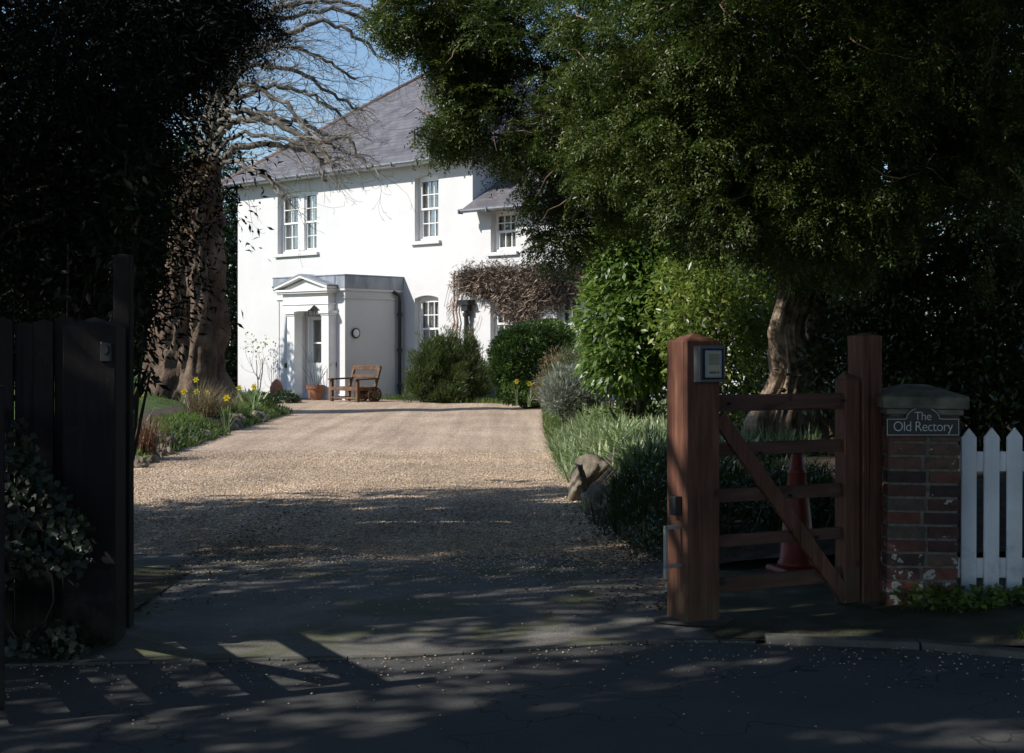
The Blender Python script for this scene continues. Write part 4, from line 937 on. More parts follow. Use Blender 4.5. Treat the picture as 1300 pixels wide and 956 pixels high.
def dead_twigs(mb, P, n, L, r):
    for i in rng.choice(len(P), n):
        p=Vector(P[i]); d_=Vector(rdir(1)[0]); d_.z*=.5; pts=[p]
        for k in range(4): d_=(d_+Vector(rng.normal(size=3)*.35)).normalized(); pts.append(pts[-1]+d_*L*(.15+.2*rng.random()))
        mb.tube(pts,[r,r*.8,r*.6,r*.4,r*.2],4,cap=False)

# ---- yew on the right
yew = plant('yew_tree', (2.75,14.0,.45), 'big spreading dark yew tree overhanging the drive on the right', 'tree')
def trunk_mesh(name, base, pts, rad, mat, parent, seg=26, amp=.25, fr=3.0, seed=0, flute=5):
    """fluted, knotted trunk"""
    pts=[Vector(p) for p in pts]; V=[];Fc=[]; n=len(pts); m_=10; rows=[]
    for i in range(n-1):
        for k in range(m_): t_=k/m_; rows.append((pts[i].lerp(pts[i+1],t_), rad[i]*(1-t_)+rad[i+1]*t_))
    rows.append((pts[-1],rad[-1]))
    for j,(p,r_) in enumerate(rows):
        for k in range(seg*3):
            a_=2*math.pi*k/(seg*3); d_=Vector((math.cos(a_),math.sin(a_),0))
            q=p+d_*r_; n1=mnoise.noise(Vector((math.cos(a_)*fr*.8+seed,math.sin(a_)*fr*.8,q.z*.9))); n2=mnoise.noise(Vector((math.cos(a_)*fr*2.4,math.sin(a_)*fr*2.4+seed,q.z*2.2)))
            f_=math.sin(a_*flute+q.z*.8+n1*2.5); n3=mnoise.noise(Vector((math.cos(a_)*fr*7,math.sin(a_)*fr*7+seed,q.z*4.5))); rr=r_*max(.35,1+amp*(n1*1.3+n2*.8+.35*f_+.28*n3)); V.append(tuple(p+d_*rr))
    s3=seg*3
    for j in range(len(rows)-1):
        for k in range(s3): k2=(k+1)%s3; Fc.append((j*s3+k,j*s3+k2,(j+1)*s3+k2,(j+1)*s3+k))
    Fc.append(tuple((len(rows)-1)*s3+k for k in range(s3)))
    me=bpy.data.meshes.new(name); me.from_pydata(V,[],Fc); me.polygons.foreach_set('use_smooth',[True]*len(me.polygons)); me.materials.append(mat)
    o=bpy.data.objects.new(name,me); COL.objects.link(o); o.parent=parent; return o
trunk_mesh('trunk',0,[(-.12,0,-.1),(-.16,0,.25),(-.03,0,.75),(-.08,0,1.15),(.04,0,1.55),(.0,.05,2.3),(.15,.1,5.5)],[.30,.24,.17,.13,.11,.09,.05],M['bark'],yew,amp=.55,seed=3,flute=4)
trunk_mesh('trunk',0,[(.24,.05,-.1),(.18,.08,.5),(.30,.1,.95),(.26,.1,1.4),(.42,.2,2.4),(.9,.4,5.5)],[.19,.13,.10,.10,.10,.05],M['bark'],yew,amp=.5,seed=9,flute=3)
YL = [ # px,py,Y, rx,ry,rz, weight
 (545,5,13.2,.36,.7,.28,1.9),(507,18,13.0,.14,.3,.2,2.2),(568,45,13.3,.26,.5,.24,1.5),(588,92,13.4,.18,.4,.28,1.3),(600,145,13.4,.14,.3,.18,1.5),(560,170,13.4,.13,.2,.06,2),(612,95,13.4,.3,.5,.35,2),(600,140,13.4,.18,.4,.28,2.4),(600,30,13.3,.35,.6,.3,1.4),(600,85,13.2,.25,.6,.3,1.8),(635,110,13.3,.28,.6,.35,1.3),(645,175,13.5,.22,.5,.25,1.4),(570,162,13.3,.15,.25,.10,3),(605,55,13.3,.42,.8,.45,1),
 (672,50,13.0,.65,1.2,.65,1),(680,140,13.2,.38,.8,.42,1),(700,225,13.6,.30,.7,.30,1),(712,300,13.8,.22,.4,.2,1.6),(750,175,13.0,.55,1.0,.55,1),(755,240,13.5,.40,.8,.24,1),
 (800,80,12.4,.95,1.5,.95,1),(830,180,12.4,.8,1.3,.6,1),(870,240,12.6,.65,1.0,.26,1),(800,235,13.4,.4,.8,.18,.8),
 (920,50,11.8,1.1,1.8,1.1,.8),(940,190,12.0,1.1,1.6,.75,.8),(970,280,12.4,.7,1.2,.30,.9),
 (1060,60,11.6,1.2,1.8,1.2,.7),(1070,200,12.0,1.1,1.6,.8,.7),(1060,300,12.6,.8,1.2,.35,.8),
 (1190,60,11.8,1.2,1.9,1.2,.7),(1190,200,12.0,1.1,1.7,.9,.7),(1160,310,12.6,.8,1.2,.4,.7),(1300,80,12,1.2,1.9,1.3,.7),(1300,240,12.4,1.0,1.6,.9,.7),
 (900,-160,12.6,1.6,2,1.3,.6),(1150,-160,12.6,1.8,2,1.4,.6),(1000,-330,13,2.2,2.2,1.4,.5),(760,-650,10.8,1.8,1.6,1.1,.5),(1000,-700,10.6,2.0,1.8,1.2,.5),(1250,-420,11,2.0,1.8,1.2,.5),(786,-253,10.6,1.1,1.4,.85,1),(1039,-320,10.2,1.3,1.4,.9,1),(1250,-200,10.4,1.4,1.4,1.0,1)]
P=[];Dd=[]
for q,(px,py,Y,rx,ry,rz,wt) in enumerate(YL):
    c=rel(yew,at(px,py,Y)); area=(rx*ry+rx*rz+ry*rz)*4.2; n=int(68*area*wt)+14
    p_,d_=lobe_pts(n,c,(rx,ry,rz),.45,.4,seed=q); P.append(p_);Dd.append(d_)
P=np.concatenate(P);Dd=np.concatenate(Dd); kk=(vnoise(P*1.5+3)*.65+vnoise(P*3.7)*.35>.45)|(P[:,0]<-3.1)&(rng.random(len(P))<.75); P=P[kk];Dd=Dd[kk]
print('yew sprays',len(P))
tpl=[spray_tpl(12,.30,.036,.0125,3,s_,.42) for s_ in range(3)]
for k in range(3):
    sel=np.arange(len(P))%3==k; dd=Dd[sel]*.8+rng.normal(size=(sel.sum(),3))*.6+np.array([0,0,-.2]); sprays('crown',P[sel],dd,tpl[k],M['yew'],yew)
mb=MB(); dead_twigs(mb,P*1.03,700,.42,.007); tag(mb.build('dead_twig',M['deadtwig'],yew),kind='stuff')
mb=MB()
for (px,py,Y,r_) in [(600,60,13.4,.03),(720,150,13.2,.035),(720,290,13.6,.03),(830,200,12.6,.05),(800,60,12.6,.05),(950,240,12.4,.05),(1090,250,12.4,.05),(1180,120,12,.05),(950,60,12,.06),(1270,250,12.5,.04),(570,160,13.3,.02)]:
    e=Vector(rel(yew,at(px,py,Y))); s_=Vector((.1,.05,min(3.2,max(1.7,e.z*.55)))); pts=[]
    for k in range(8):
        t_=k/7; q=s_.lerp(e,t_); q.z += .35*math.sin(t_*math.pi)*(.4+.6*random.random()); q.x+=random.uniform(-.08,.08); pts.append(q)
    mb.tube(pts,[r_*2.0*(1-.75*k/7) for k in range(8)],7)
mb.build('limb',M['brown'],yew,smooth=True)

# ---- dense trees and shrubs filling the right side
def shrub(name, label, cat, base, lobes, dens, leaf, mat, clump=(10,.12), stem=True, group=None, **kw):
    o = plant(name, base, label, cat, group)
    L=[(rel(o,Vector(c)), r, wt) for c,r,wt in lobes]
    foliage('leaves', L, dens, leaf, M[mat], o, clump=clump, **kw)
    if stem:
        mb=MB()
        for c,r,wt in L:
            for k in range(4):
                e=Vector(c)+Vector((random.uniform(-1,1)*r[0]*.6,random.uniform(-1,1)*r[1]*.6,random.uniform(-.2,.7)*r[2])); s_=Vector((random.uniform(-.12,.12),random.uniform(-.12,.12),-.05)); m_=s_.lerp(e,.5)+Vector((random.uniform(-.15,.15),)*3)
                mb.tube([s_,m_,e],[.025,.016,.006],5)
        mb.build('stem', M['brown'], o)
    return o
def A_(px,py,Y): return at(px,py,Y)
# laurel column beside the drive
shrub('laurel_bush','tall glossy cherry laurel clipped into a rounded column beside the drive','shrub',(1.45,17.2,.5),
  [(A_(797,325,17.2),(.50,.6,.50),1),(A_(790,300,17.2),(.34,.5,.36),1),(A_(795,400,17.2),(.54,.65,.62),1),(A_(798,455,17.2),(.55,.65,.45),1),(A_(822,380,17.0),(.42,.6,.75),1)], 190, (.105,.42), 'laurel', clump=(7,.07), shell=.66, lump=.22, up=.9, out=1.0, droop=.35, fold=.12)
shrub('golden_shrub','bright yellow green leafy shrub between the laurel and the gate','shrub',(2.15,15.8,.5),
  [(A_(885,405,15.9),(.52,.65,.62),1),(A_(925,430,15.6),(.5,.5,.58),1),(A_(880,360,16.0),(.38,.5,.36),1),(A_(950,385,15.7),(.38,.5,.5),1)], 80, (.08,.45), 'lime', clump=(7,.09), shell=.55, lump=.4, up=.6)
shrub('myrtle_shrub','fine leaved olive shrub leaning over beside the laurel','shrub',(1.95,16.6,.5),
  [(A_(858,400,16.7),(.25,.4,.75),1),(A_(862,460,16.7),(.22,.35,.4),1)], 200, (.035,.35), 'lime', clump=(9,.06), shell=.3, lump=.5, up=.2)
shrub('holly_bush','dark holly bush standing behind the small gate, right of the yew trunk','shrub',(3.9,13.6,.4),
  [(A_(1090,400,13.8),(.55,.8,.7),1),(A_(1080,470,13.6),(.5,.7,.6),1),(A_(1160,380,13.6),(.6,.9,.8),1),(A_(1140,470,13.4),(.6,.8,.6),1)], 70, (.065,.5), 'dark', clump=(8,.09), shell=.5, lump=.45, up=.5)
shrub('holly_bush','dark evergreen shrub behind the white picket fence at the right edge','shrub',(5.0,13.2,.3),
  [(A_(1240,380,13.3),(.7,.9,.8),1),(A_(1230,470,13.2),(.7,.9,.7),1),(A_(1310,420,13.2),(.7,.9,1.1),1),(A_(1290,540,13.0),(.8,.9,.6),1),(A_(1190,540,13.0),(.7,.8,.5),1)], 60, (.07,.5), 'dark', clump=(8,.1), shell=.5, lump=.45, up=.5)
shrub('box_bush','low dark bush beneath the yew beside its trunk','shrub',(2.2,15.2,.5),
  [(A_(905,490,15.2),(.45,.6,.4),1),(A_(940,540,14.8),(.5,.6,.28),1),(A_(1035,540,14.8),(.5,.6,.35),1)], 50, (.045,.5), 'dark', clump=(8,.07), shell=.5, lump=.4, up=.5)
# tall screen behind everything on the right
def big_tree(label, base, lobes, dens, leaf=(.16,.45), mat='dark', trunk_h=6, tr=.3, clump=(10,.25), **kw):
    o = plant('evergreen_tree', base, label, 'tree')
    L=[(rel(o,Vector(c)), r, wt) for c,r,wt in lobes]
    foliage('crown', L, dens, leaf, M[mat], o, clump=clump, **kw)
    trunk_mesh('trunk',0,[(0,0,-.1),(.05,0,trunk_h*.4),(0,.1,trunk_h*.75),(.05,0,trunk_h)],[tr,tr*.75,tr*.5,tr*.15],M['brown'],o,seg=8,amp=.15)
    mb=MB()
    for c,r,wt in L:
        for k in range(3):
            e=Vector(c)+Vector((random.uniform(-1,1)*r[0]*.6,random.uniform(-1,1)*r[1]*.6,random.uniform(-.5,.5)*r[2])); s_=Vector((0,0,min(trunk_h*.8,max(1,e.z*.7)))); mb.tube([s_,s_.lerp(e,.5)+Vector((0,0,.2)),e],[tr*.25,tr*.15,.015],6)
    mb.build('limb', M['brown'], o); return o
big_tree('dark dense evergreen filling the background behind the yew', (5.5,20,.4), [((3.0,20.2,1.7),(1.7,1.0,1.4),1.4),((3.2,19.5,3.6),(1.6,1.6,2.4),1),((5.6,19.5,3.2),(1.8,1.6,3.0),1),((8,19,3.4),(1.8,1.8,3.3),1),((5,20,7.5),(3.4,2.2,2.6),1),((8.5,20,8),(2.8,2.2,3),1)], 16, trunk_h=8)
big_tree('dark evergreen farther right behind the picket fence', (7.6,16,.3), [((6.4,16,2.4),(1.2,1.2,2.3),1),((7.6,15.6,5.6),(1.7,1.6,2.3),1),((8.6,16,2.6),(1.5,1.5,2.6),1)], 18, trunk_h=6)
# left: dense dark tree behind the old fence
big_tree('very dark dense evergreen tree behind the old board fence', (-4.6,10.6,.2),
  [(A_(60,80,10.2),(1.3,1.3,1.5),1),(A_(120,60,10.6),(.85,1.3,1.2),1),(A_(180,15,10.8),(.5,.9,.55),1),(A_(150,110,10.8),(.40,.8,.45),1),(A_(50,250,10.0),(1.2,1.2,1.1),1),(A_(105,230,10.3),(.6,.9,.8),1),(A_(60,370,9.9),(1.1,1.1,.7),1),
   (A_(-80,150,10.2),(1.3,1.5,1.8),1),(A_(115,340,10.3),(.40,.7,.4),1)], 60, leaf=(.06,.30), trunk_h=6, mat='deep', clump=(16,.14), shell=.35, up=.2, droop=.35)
# outward feathery sprays at its right edge against the sky
ft = plant('conifer_tree', (-3.4,11.6,.2), 'dark feathery conifer boughs against the sky at top left', 'tree')
P=[];Dd=[]
for q,(px,py,Y,rx,ry,rz) in enumerate([(232,25,11.5,.32,.8,.33),(198,75,11.5,.36,.8,.33),(180,140,11.5,.24,.7,.35),(258,0,11.6,.28,.6,.22),(160,180,11.4,.4,.7,.5),(170,205,11.3,.15,.5,.25),(200,0,11.6,.9,1,.8),(120,120,11.6,.9,1,1.2)]):
    p_,d_=lobe_pts(int(110*(rx*ry+rx*rz+ry*rz)*4.2)+30,rel(ft,at(px,py,Y)),(rx,ry,rz),.3,.4,seed=q+50); P.append(p_);Dd.append(d_)
P=np.concatenate(P);Dd=np.concatenate(Dd); tp2=spray_tpl(8,.32,.05,.014,3,11)
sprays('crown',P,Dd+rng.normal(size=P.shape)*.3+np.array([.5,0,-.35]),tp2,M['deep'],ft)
mb=MB()
for (px,py) in ((240,25),(205,75),(185,140),(160,180),(262,0)):
    e=Vector(rel(ft,at(px,py,11.5))); s_=Vector((-.9,0,e.z-.5)); mb.tube([s_,s_.lerp(e,.5)+Vector((0,0,.12)),e],[.04,.025,.008],6)
mb.build('limb',M['brown'],ft)
trunk_mesh('trunk',0,[(-.9,0,-.1),(-.9,0,2.5),(-.9,0,5.5)],[.2,.15,.05],M['brown'],ft,seg=8,amp=.15)

# street-side evergreens beyond the left edge of the picture: they shade the whole entrance
SH = [ ('tall evergreen beside the street left of the entrance', (-8.2,5.2,0), [((-8.0,4.6,4.2),(2.0,1.9,2.3),1),((-8.4,5.4,7.6),(2.3,2.1,2.4),1),((-8.6,4.0,10.6),(2.2,2.2,2.0),1)]),
       ('tall evergreen farther back left of the old fence', (-8.6,8.8,0), [((-8.4,8.6,3.8),(2.1,2.0,2.2),1),((-8.6,9.2,6.4),(2.2,2.2,2.0),1)]),
       ('low limbed evergreen at the street corner left of the entrance', (-8.0,1.6,0), [((-7.6,1.6,4.0),(1.9,1.8,2.3),1),((-8.2,1.2,7.6),(2.1,2.0,2.4),1),((-8.6,.6,10.8),(2.0,2.0,2.0),1)]) ]
for lb,bs,lo_ in SH: big_tree(lb, bs, lo_, 15, leaf=(.17,.45), trunk_h=11, clump=(10,.26), shell=.25, gap=(.8,.36))

big_tree('unseen spreading evergreen added on the right to shade the entrance from above', (7.6,5.2,0), [((6.4,5.4,5.2),(2.4,2.2,1.8),1),((3.6,5.2,6.1),(2.4,2.4,1.1),1),((3.4,8.6,6.0),(2.2,1.8,1.0),1),((.8,6.6,6.4),(2.0,2.4,1.0),1),((5.6,8.6,5.2),(2.0,1.8,1.4),1),((1.0,2.6,6.4),(2.4,2.0,1.0),1),((5,2,6.4),(2.6,2.2,1.2),1),((9.2,4,2.4),(1.6,2.2,2.3),1),((9.6,8.6,2.8),(1.7,2.2,2.6),1),((9.4,.2,2.6),(1.7,2.2,2.4),1),((2.6,-.6,6.6),(2.6,1.8,1.0),1),((6.6,-1,6),(2.4,2,1.4),1),((2.2,10.6,6.6),(2,1.4,.9),1)], 32, leaf=(.15,.45), trunk_h=7, clump=(10,.22), shell=.2)  # outside the view, added to keep sky light off the entrance
big_tree('unseen spreading evergreen added on the left to shade the entrance from above', (-6.0,2.6,0), [((-4.6,4.4,5.9),(2.2,2.2,1.2),1),((-2.0,5.8,6.3),(2.0,2.2,1.0),1),((-1.0,7.6,6.2),(2.0,1.4,.9),1),((-3.6,7.0,6.0),(2.0,1.6,1.1),1),((-2.0,2.2,6.4),(2.4,2.0,1.1),1),((-4,-.6,6.4),(2.4,2.0,1.2),1),((-.6,-.2,6.7),(2.4,1.8,1.0),1)], 32, leaf=(.15,.45), trunk_h=7, clump=(10,.22), shell=.2)  # second unseen tree, added to close the canopy against sky light
# ---- old bare tree by the corner of the house
ot = plant('old_tree', (-6.42,28.0,.50), 'massive gnarled old trunk with bare arching branches at the corner of the house', 'tree')
trunk_mesh('trunk',0,[(-.05,0,-.25),(0,0,.2),(.08,0,1.3),(.2,0,2.6),(.28,.0,3.7),(.36,.1,4.7)],[.98,.84,.62,.50,.40,.28],M['oldbark'],ot,seg=34,amp=.30,fr=3.2,seed=5,flute=5)
tips=[]; mb=MB(); mbt=MB()
def arc(p, d_, L, r, dep):
    n=9 if dep==2 else 6; pts=[Vector(p)]; dd=Vector(d_); bend=Vector(rng.normal(size=3)*.07)+Vector((.02,0,-.06 if dep==2 else .05))
    for k in range(n): dd=(dd+bend+Vector(rng.normal(size=3)*.09)).normalized(); pts.append(pts[-1]+dd*L/n)
    rs=[max(.0028,r*(1-.8*k/n)) for k in range(n+1)]; mbt.tube(pts,rs,4 if dep==2 else 3,cap=False)
    if dep>0:
        for k in range(2,n+1):
            if random.random()<(.6 if dep==2 else .35):
                dk=(pts[k]-pts[k-1]).normalized(); arc(pts[k],(dk+Vector(rng.normal(size=3)*.55)).normalized(),L*random.uniform(.22,.45),rs[k]*.75,dep-1)
def limb(mb, p, pts_px, r0, Y0, Y1, r1=.03):
    pts=[Vector(p)]; n=len(pts_px)
    for k,(x,y) in enumerate(pts_px): pts.append(Vector(rel(ot,at(x,y,Y0+(Y1-Y0)*(k+1)/n))))
    # catmull smooth
    out=[]
    for i in range(len(pts)-1):
        p0=pts[max(i-1,0)];p1=pts[i];p2=pts[i+1];p3=pts[min(i+2,len(pts)-1)]
        for k in range(5):
            t_=k/5; out.append(.5*((2*p1)+(-p0+p2)*t_+(2*p0-5*p1+4*p2-p3)*t_*t_+(-p0+3*p1-3*p2+p3)*t_**3)+Vector(rng.normal(size=3)*.03))
    out.append(pts[-1]); m_=len(out); rs=[r0+(r1-r0)*(k/(m_-1))**.8 for k in range(m_)]; rs=[q*.85 for q in rs]; mb.tube(out,rs,8); return out,rs
S0=Vector(rel(ot,at(262,215,28.1))); S1=Vector(rel(ot,at(268,180,28.2)))
LB=[ (S0,[(300,188),(345,184),(385,190),(412,205),(425,212)],0.108,28.0,27.2), (S0,[(285,165),(310,152),(345,155),(385,172),(410,182),(440,172),(450,195),(472,211)],0.108,28.0,26.8),
     (S1,[(290,142),(330,142),(365,153),(400,165),(425,190)],0.101,28.0,27.6), (S1,[(290,100),(320,68),(360,45),(410,28.0),(450,45),(490,75)],0.122,28.0,29.0), (S1,[(272,120),(300,85),(330,60),(345,20),(350,-40)],0.115,28.5,30.0),
     (S0,[(300,205),(320,215),(345,232),(360,250)],0.065,28.0,27.0), (S1,[(300,112),(340,118),(370,140),(395,175),(420,200)],0.079,28.0,27.0), (S1,[(262,130),(265,90),(285,40),(290,-30)],0.115,28.5,29.5),
     (S1,[(300,95),(350,85),(395,100),(430,125),(460,140)],0.079,28.0,29.0),(S1,[(310,60),(360,10),(420,0),(480,20),(520,50)],0.086,28.0,30.0),(S0,[(255,180),(240,150),(225,100),(220,30)],0.108,28.5,29.0),
     (S1,[(285,85),(305,40),(340,15),(380,-10),(420,-40)],.09,28.5,30), (S1,[(280,110),(310,78),(345,60),(380,62),(420,80),(450,100)],.08,28,29), (S1,[(275,140),(300,125),(345,112),(385,118),(420,135),(445,160)],.08,28,28.5), (S1,[(262,110),(272,60),(300,20),(310,-20)],.08,28.5,29.5), (S1,[(320,40),(370,22),(430,12),(480,40),(505,70)],.08,28,30), (S1,[(255,150),(248,120),(262,90),(280,60)],.07,27.8,28),
     (S0,[(290,175),(330,172),(370,180),(400,200),(415,230)],0.058,28.0,26.9)]
for args in LB:
    out,rs=limb(mb,*args)
    for k in range(4,len(out)):
        for rep in range(1 if k%2 else 2):
            d_=(out[k]-out[max(0,k-2)]).normalized(); nd=(d_+Vector(rng.normal(size=3)*.5)+Vector((.15,0,.05))).normalized()
            arc(out[k], nd, random.uniform(.6,1.7)*(1 if k<len(out)*.7 else .6), min(.011,rs[k]*.45), 2) if random.random()<(.9 if args[0] is S1 else .5) else None
mb.build('limb',M['branch'],ot,smooth=True); mbt.build('twig',M['barebranch'],ot)
print('twig verts', len(mbt.v))
# climbing growth and brown ivy on the old trunk top
foliage('ivy', [(np.array([.2,-.4,4.1]),(.4,.25,.7),1),(np.array([.1,-.45,3.1]),(.38,.2,.6),.5)], 60, (.10,.5), M['litter'], ot, clump=(6,.08), shell=.4)
# background trees left of the house
big_tree('dark evergreen filling the gap left of the house', (-12.4,45,.2), [((-10.9,44.6,2.6),(1.6,1.5,3.0),1),((-9.75,44.5,2.4),(.9,1.2,2.6),1),((-8.85,46,2.6),(.8,.8,3.0),1.5),((-9.8,44.5,5),(.8,1,1.3),1),((-13,44.5,3.2),(2.0,1.6,3.6),1),((-11.4,45,6.0),(1.8,1.6,1.8),1),((-16,44,4),(2.6,2,4),1)], 15, leaf=(.2,.45), trunk_h=7, clump=(10,.25))
big_tree('blue green conifer seen over the left hip of the roof', (-10.5,58,.2), [((-10.4,58,6.5),(1.9,1.6,2.4),1),((-8.6,58,7.0),(1.2,1.2,1.5),.8),((-12.5,58,8),(2,2,2.8),1)], 10, leaf=(.2,.4), trunk_h=8, clump=(9,.28), mat='dark')
big_tree('dark evergreen on the lawn left of the gnarled trunk', (-12.4,33.5,.3), [((-11.6,33.5,2.6),(1.7,1.5,2.3),1),((-11.4,33.5,4.4),(1.5,1.4,1.5),1),((-14.5,33.5,3.5),(2.2,1.8,3.0),1)], 15, leaf=(.16,.45), trunk_h=8, clump=(10,.22))
# laurel sprig hanging by the tall post and leafy laurel at left centre
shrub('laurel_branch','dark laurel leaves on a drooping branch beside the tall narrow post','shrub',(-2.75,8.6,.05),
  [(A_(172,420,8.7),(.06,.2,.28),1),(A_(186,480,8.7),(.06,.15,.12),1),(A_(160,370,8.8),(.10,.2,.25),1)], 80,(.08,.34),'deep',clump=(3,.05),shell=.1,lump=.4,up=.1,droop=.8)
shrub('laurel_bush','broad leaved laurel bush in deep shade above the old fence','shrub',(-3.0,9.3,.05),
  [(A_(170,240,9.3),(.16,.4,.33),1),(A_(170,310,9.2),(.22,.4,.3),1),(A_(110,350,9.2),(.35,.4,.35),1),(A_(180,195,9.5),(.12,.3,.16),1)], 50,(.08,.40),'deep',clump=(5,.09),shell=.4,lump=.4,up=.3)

# ------------------------------------------------------------------ planting by the house
def hp(px,py,Y,z=None): p=at(px,py,Y); return p
shrub('rosemary_bush','bushy dark rosemary against the white wall right of the porch','shrub',(-1.95,33.7,.12),
  [(A_(552,470,33.6),(.52,.5,.58),1),(A_(568,500,33.4),(.62,.4,.24),1),(A_(585,472,33.5),(.55,.5,.55),1),(A_(568,455,33.6),(.5,.4,.5),1),(A_(606,490,33.5),(.3,.3,.4),.8),(A_(532,488,33.4),(.28,.3,.35),.8),(A_(598,448,33.6),(.18,.25,.42),.7),(A_(548,446,33.6),(.2,.25,.3),.7)],360,(.12,.12),'rosemary',clump=(10,.06),shell=.4,lump=.75,up=.1,out=.7,droop=-.9,fold=.05)
shrub('clipped_bush','rounded dark green clipped bush under the brown climber','shrub',(.5,30.6,.1),
  [(A_(662,455,30.6),(.68,.6,.62),1),(A_(664,496,30.3),(.55,.4,.26),1),(A_(672,440,30.6),(.75,.6,.5),1),(A_(700,430,30.8),(.5,.6,.38),1),(A_(645,470,30.5),(.4,.5,.45),1)],360,(.065,.5),'laurel',clump=(7,.05),shell=.72,lump=.15,up=.7,out=.9)
shrub('heather_mound','low olive brown shrub between the clipped bush and the laurel','shrub',(1.5,27,.3),
  [(A_(722,470,27),(.5,.5,.42),1),(A_(700,490,26.8),(.35,.4,.3),1)],300,(.06,.2),'drygrass',clump=(7,.05),shell=.5,lump=.3,droop=-.4)
shrub('heather_mound','soft green shrub behind the silver bush','shrub',(1.3,25,.3),
  [(A_(735,455,25.5),(.35,.4,.28),1),(A_(715,478,25.4),(.4,.4,.25),1)],300,(.05,.2),'rosemary',clump=(7,.05),shell=.5,lump=.3,droop=-.4)
shrub('lavender_bush','rounded silver grey lavender bush at the edge of the gravel','shrub',(.95,21.3,.25),
  [(A_(727,498,21.3),(.42,.42,.38),1),(A_(742,490,21.4),(.34,.4,.34),1),(A_(708,503,21.2),(.25,.3,.25),1)],520,(.085,.10),'lavender',clump=(9,.035),shell=.45,lump=.25,out=.9,droop=-.7,fold=.05)
shrub('low_hedge','low dark mound of clipped hedge on the lawn left of the porch','hedge',(-6.2,33.4,.12),
  [(Vector((-6.7,33.4,.22)),(.5,.35,.19),1),(Vector((-6.0,33.3,.20)),(.5,.33,.18),1),(Vector((-5.35,33.2,.20)),(.38,.32,.19),1),(Vector((-7.3,33.4,.25)),(.4,.4,.17),1)],360,(.05,.5),'dark',clump=(7,.04),shell=.7,lump=.15,up=.7,stem=False)
# wisteria on the wing wall
ws = plant('wisteria', P0+D*hU(640,-.3)+NI*-.3+Vector((0,0,.1)), 'bare brown tangled wisteria trained across the white wing wall', 'climber')
mb=MB()
cen=[]
for (px,py,rx,rz) in [(600,352,18,13),(628,352,26,16),(655,365,26,26),(682,362,26,22),(705,368,20,20),(660,395,22,14),(690,350,30,14),(728,352,18,14),(620,365,20,12),(600,360,20,12),(740,356,16,12)]:
    for k in range(int(rx*rz*9)):
        a_=random.random()*6.28; r_=abs(random.gauss(0,.55)); x_=px+rx*r_*math.cos(a_); y_=py+rz*r_*math.sin(a_); u_=hU(x_,-.2); cen.append(P0+D*u_+NI*(-.05-.35*random.random())+Vector((0,0,hZ(x_,y_,-.2))))
cen=np.array([c[:] for c in cen])-np.array(ws.location[:]); n=len(cen); print('wisteria',n)
V_,T_=leaf_geo(cen, rng.normal(size=(n,3))*np.array([1,.5,.9])+np.array([0,0,-.4]), rdir(n), .06+.16*rng.random(n), .004+.005*rng.random(n), .05, curl=.3); np_mesh('twig',V_,T_,M['twig'],ws)
mb=MB()
for (xa,ya,xb,yb) in [(577,440,582,372),(582,372,600,352),(600,352,660,360),(660,360,735,352),(600,440,585,380),(640,450,650,380),(575,420,578,345)]:
    pts=[]
    for k in range(7):
        t_=k/6; x_=xa+(xb-xa)*t_+random.uniform(-2,2); y_=ya+(yb-ya)*t_+random.uniform(-2,2); pts.append(P0+D*hU(x_,-.08)+NI*-.08+Vector((0,0,hZ(x_,y_,-.08)))-ws.location)
    mb.tube(pts,.022,5)
for q in range(60):
    x_=random.uniform(570,600); y_=random.uniform(350,440); u_=hU(x_,-.05); z_=hZ(x_,y_,-.05); p=P0+D*u_+NI*-.05+Vector((0,0,z_))-ws.location; mb.tube([p,p+D*random.uniform(-.2,.2)+Vector((0,0,random.uniform(-.1,.3))),p+D*random.uniform(-.3,.3)+Vector((0,0,random.uniform(-.2,.5)))],.006,4)
mb.build('stem',M['deadtwig'],ws)

# ------------------------------------------------------------------ blades: tufts, grass, ground cover
def blades(name, P, L, W, mat, parent=None, lean=.5, curl=.25, kind=None, label=None, cat=None, grp=None, seg=3):
    n=len(P); a=rng.random(n)*2*math.pi; l=np.abs(rng.normal(size=n))*lean; ax=unit(np.stack([np.cos(a)*l,np.sin(a)*l,np.ones(n)],-1)); hz=np.stack([np.cos(a),np.sin(a),np.zeros(n)],-1)
    sd_=np.stack([-np.sin(a),np.cos(a),np.zeros(n)],-1); L=L*(.6+.8*rng.random(n))[:,None]; W=W*(.7+.6*rng.random(n))[:,None]; cu=curl*rng.random(n)[:,None]
    rows=[]
    for k in range(seg):
        t_=k/seg; c=P+ax*L*t_+hz*L*cu*t_*t_*1.2-np.array([0,0,1])*L*cu*t_*t_*.6; w_=W*(1-.25*t_-.3*t_*t_)/2; rows += [c-sd_*w_, c+sd_*w_]
    t_=1; rows.append(P+ax*L+hz*L*cu*1.2-np.array([0,0,1])*L*cu*.6)
    V=np.stack(rows,1); m_=len(rows); T=[]
    for k in range(seg-1): T += [(2*k,2*k+1,2*k+3),(2*k,2*k+3,2*k+2)]
    T.append((2*seg-2,2*seg-1,2*seg)); T=(np.array(T)[None]+(np.arange(n)*m_)[:,None,None]).reshape(-1,3)
    o=np_mesh(name,V.reshape(-1,3),T,mat,parent)
    return tag(o,label,cat,grp,kind)
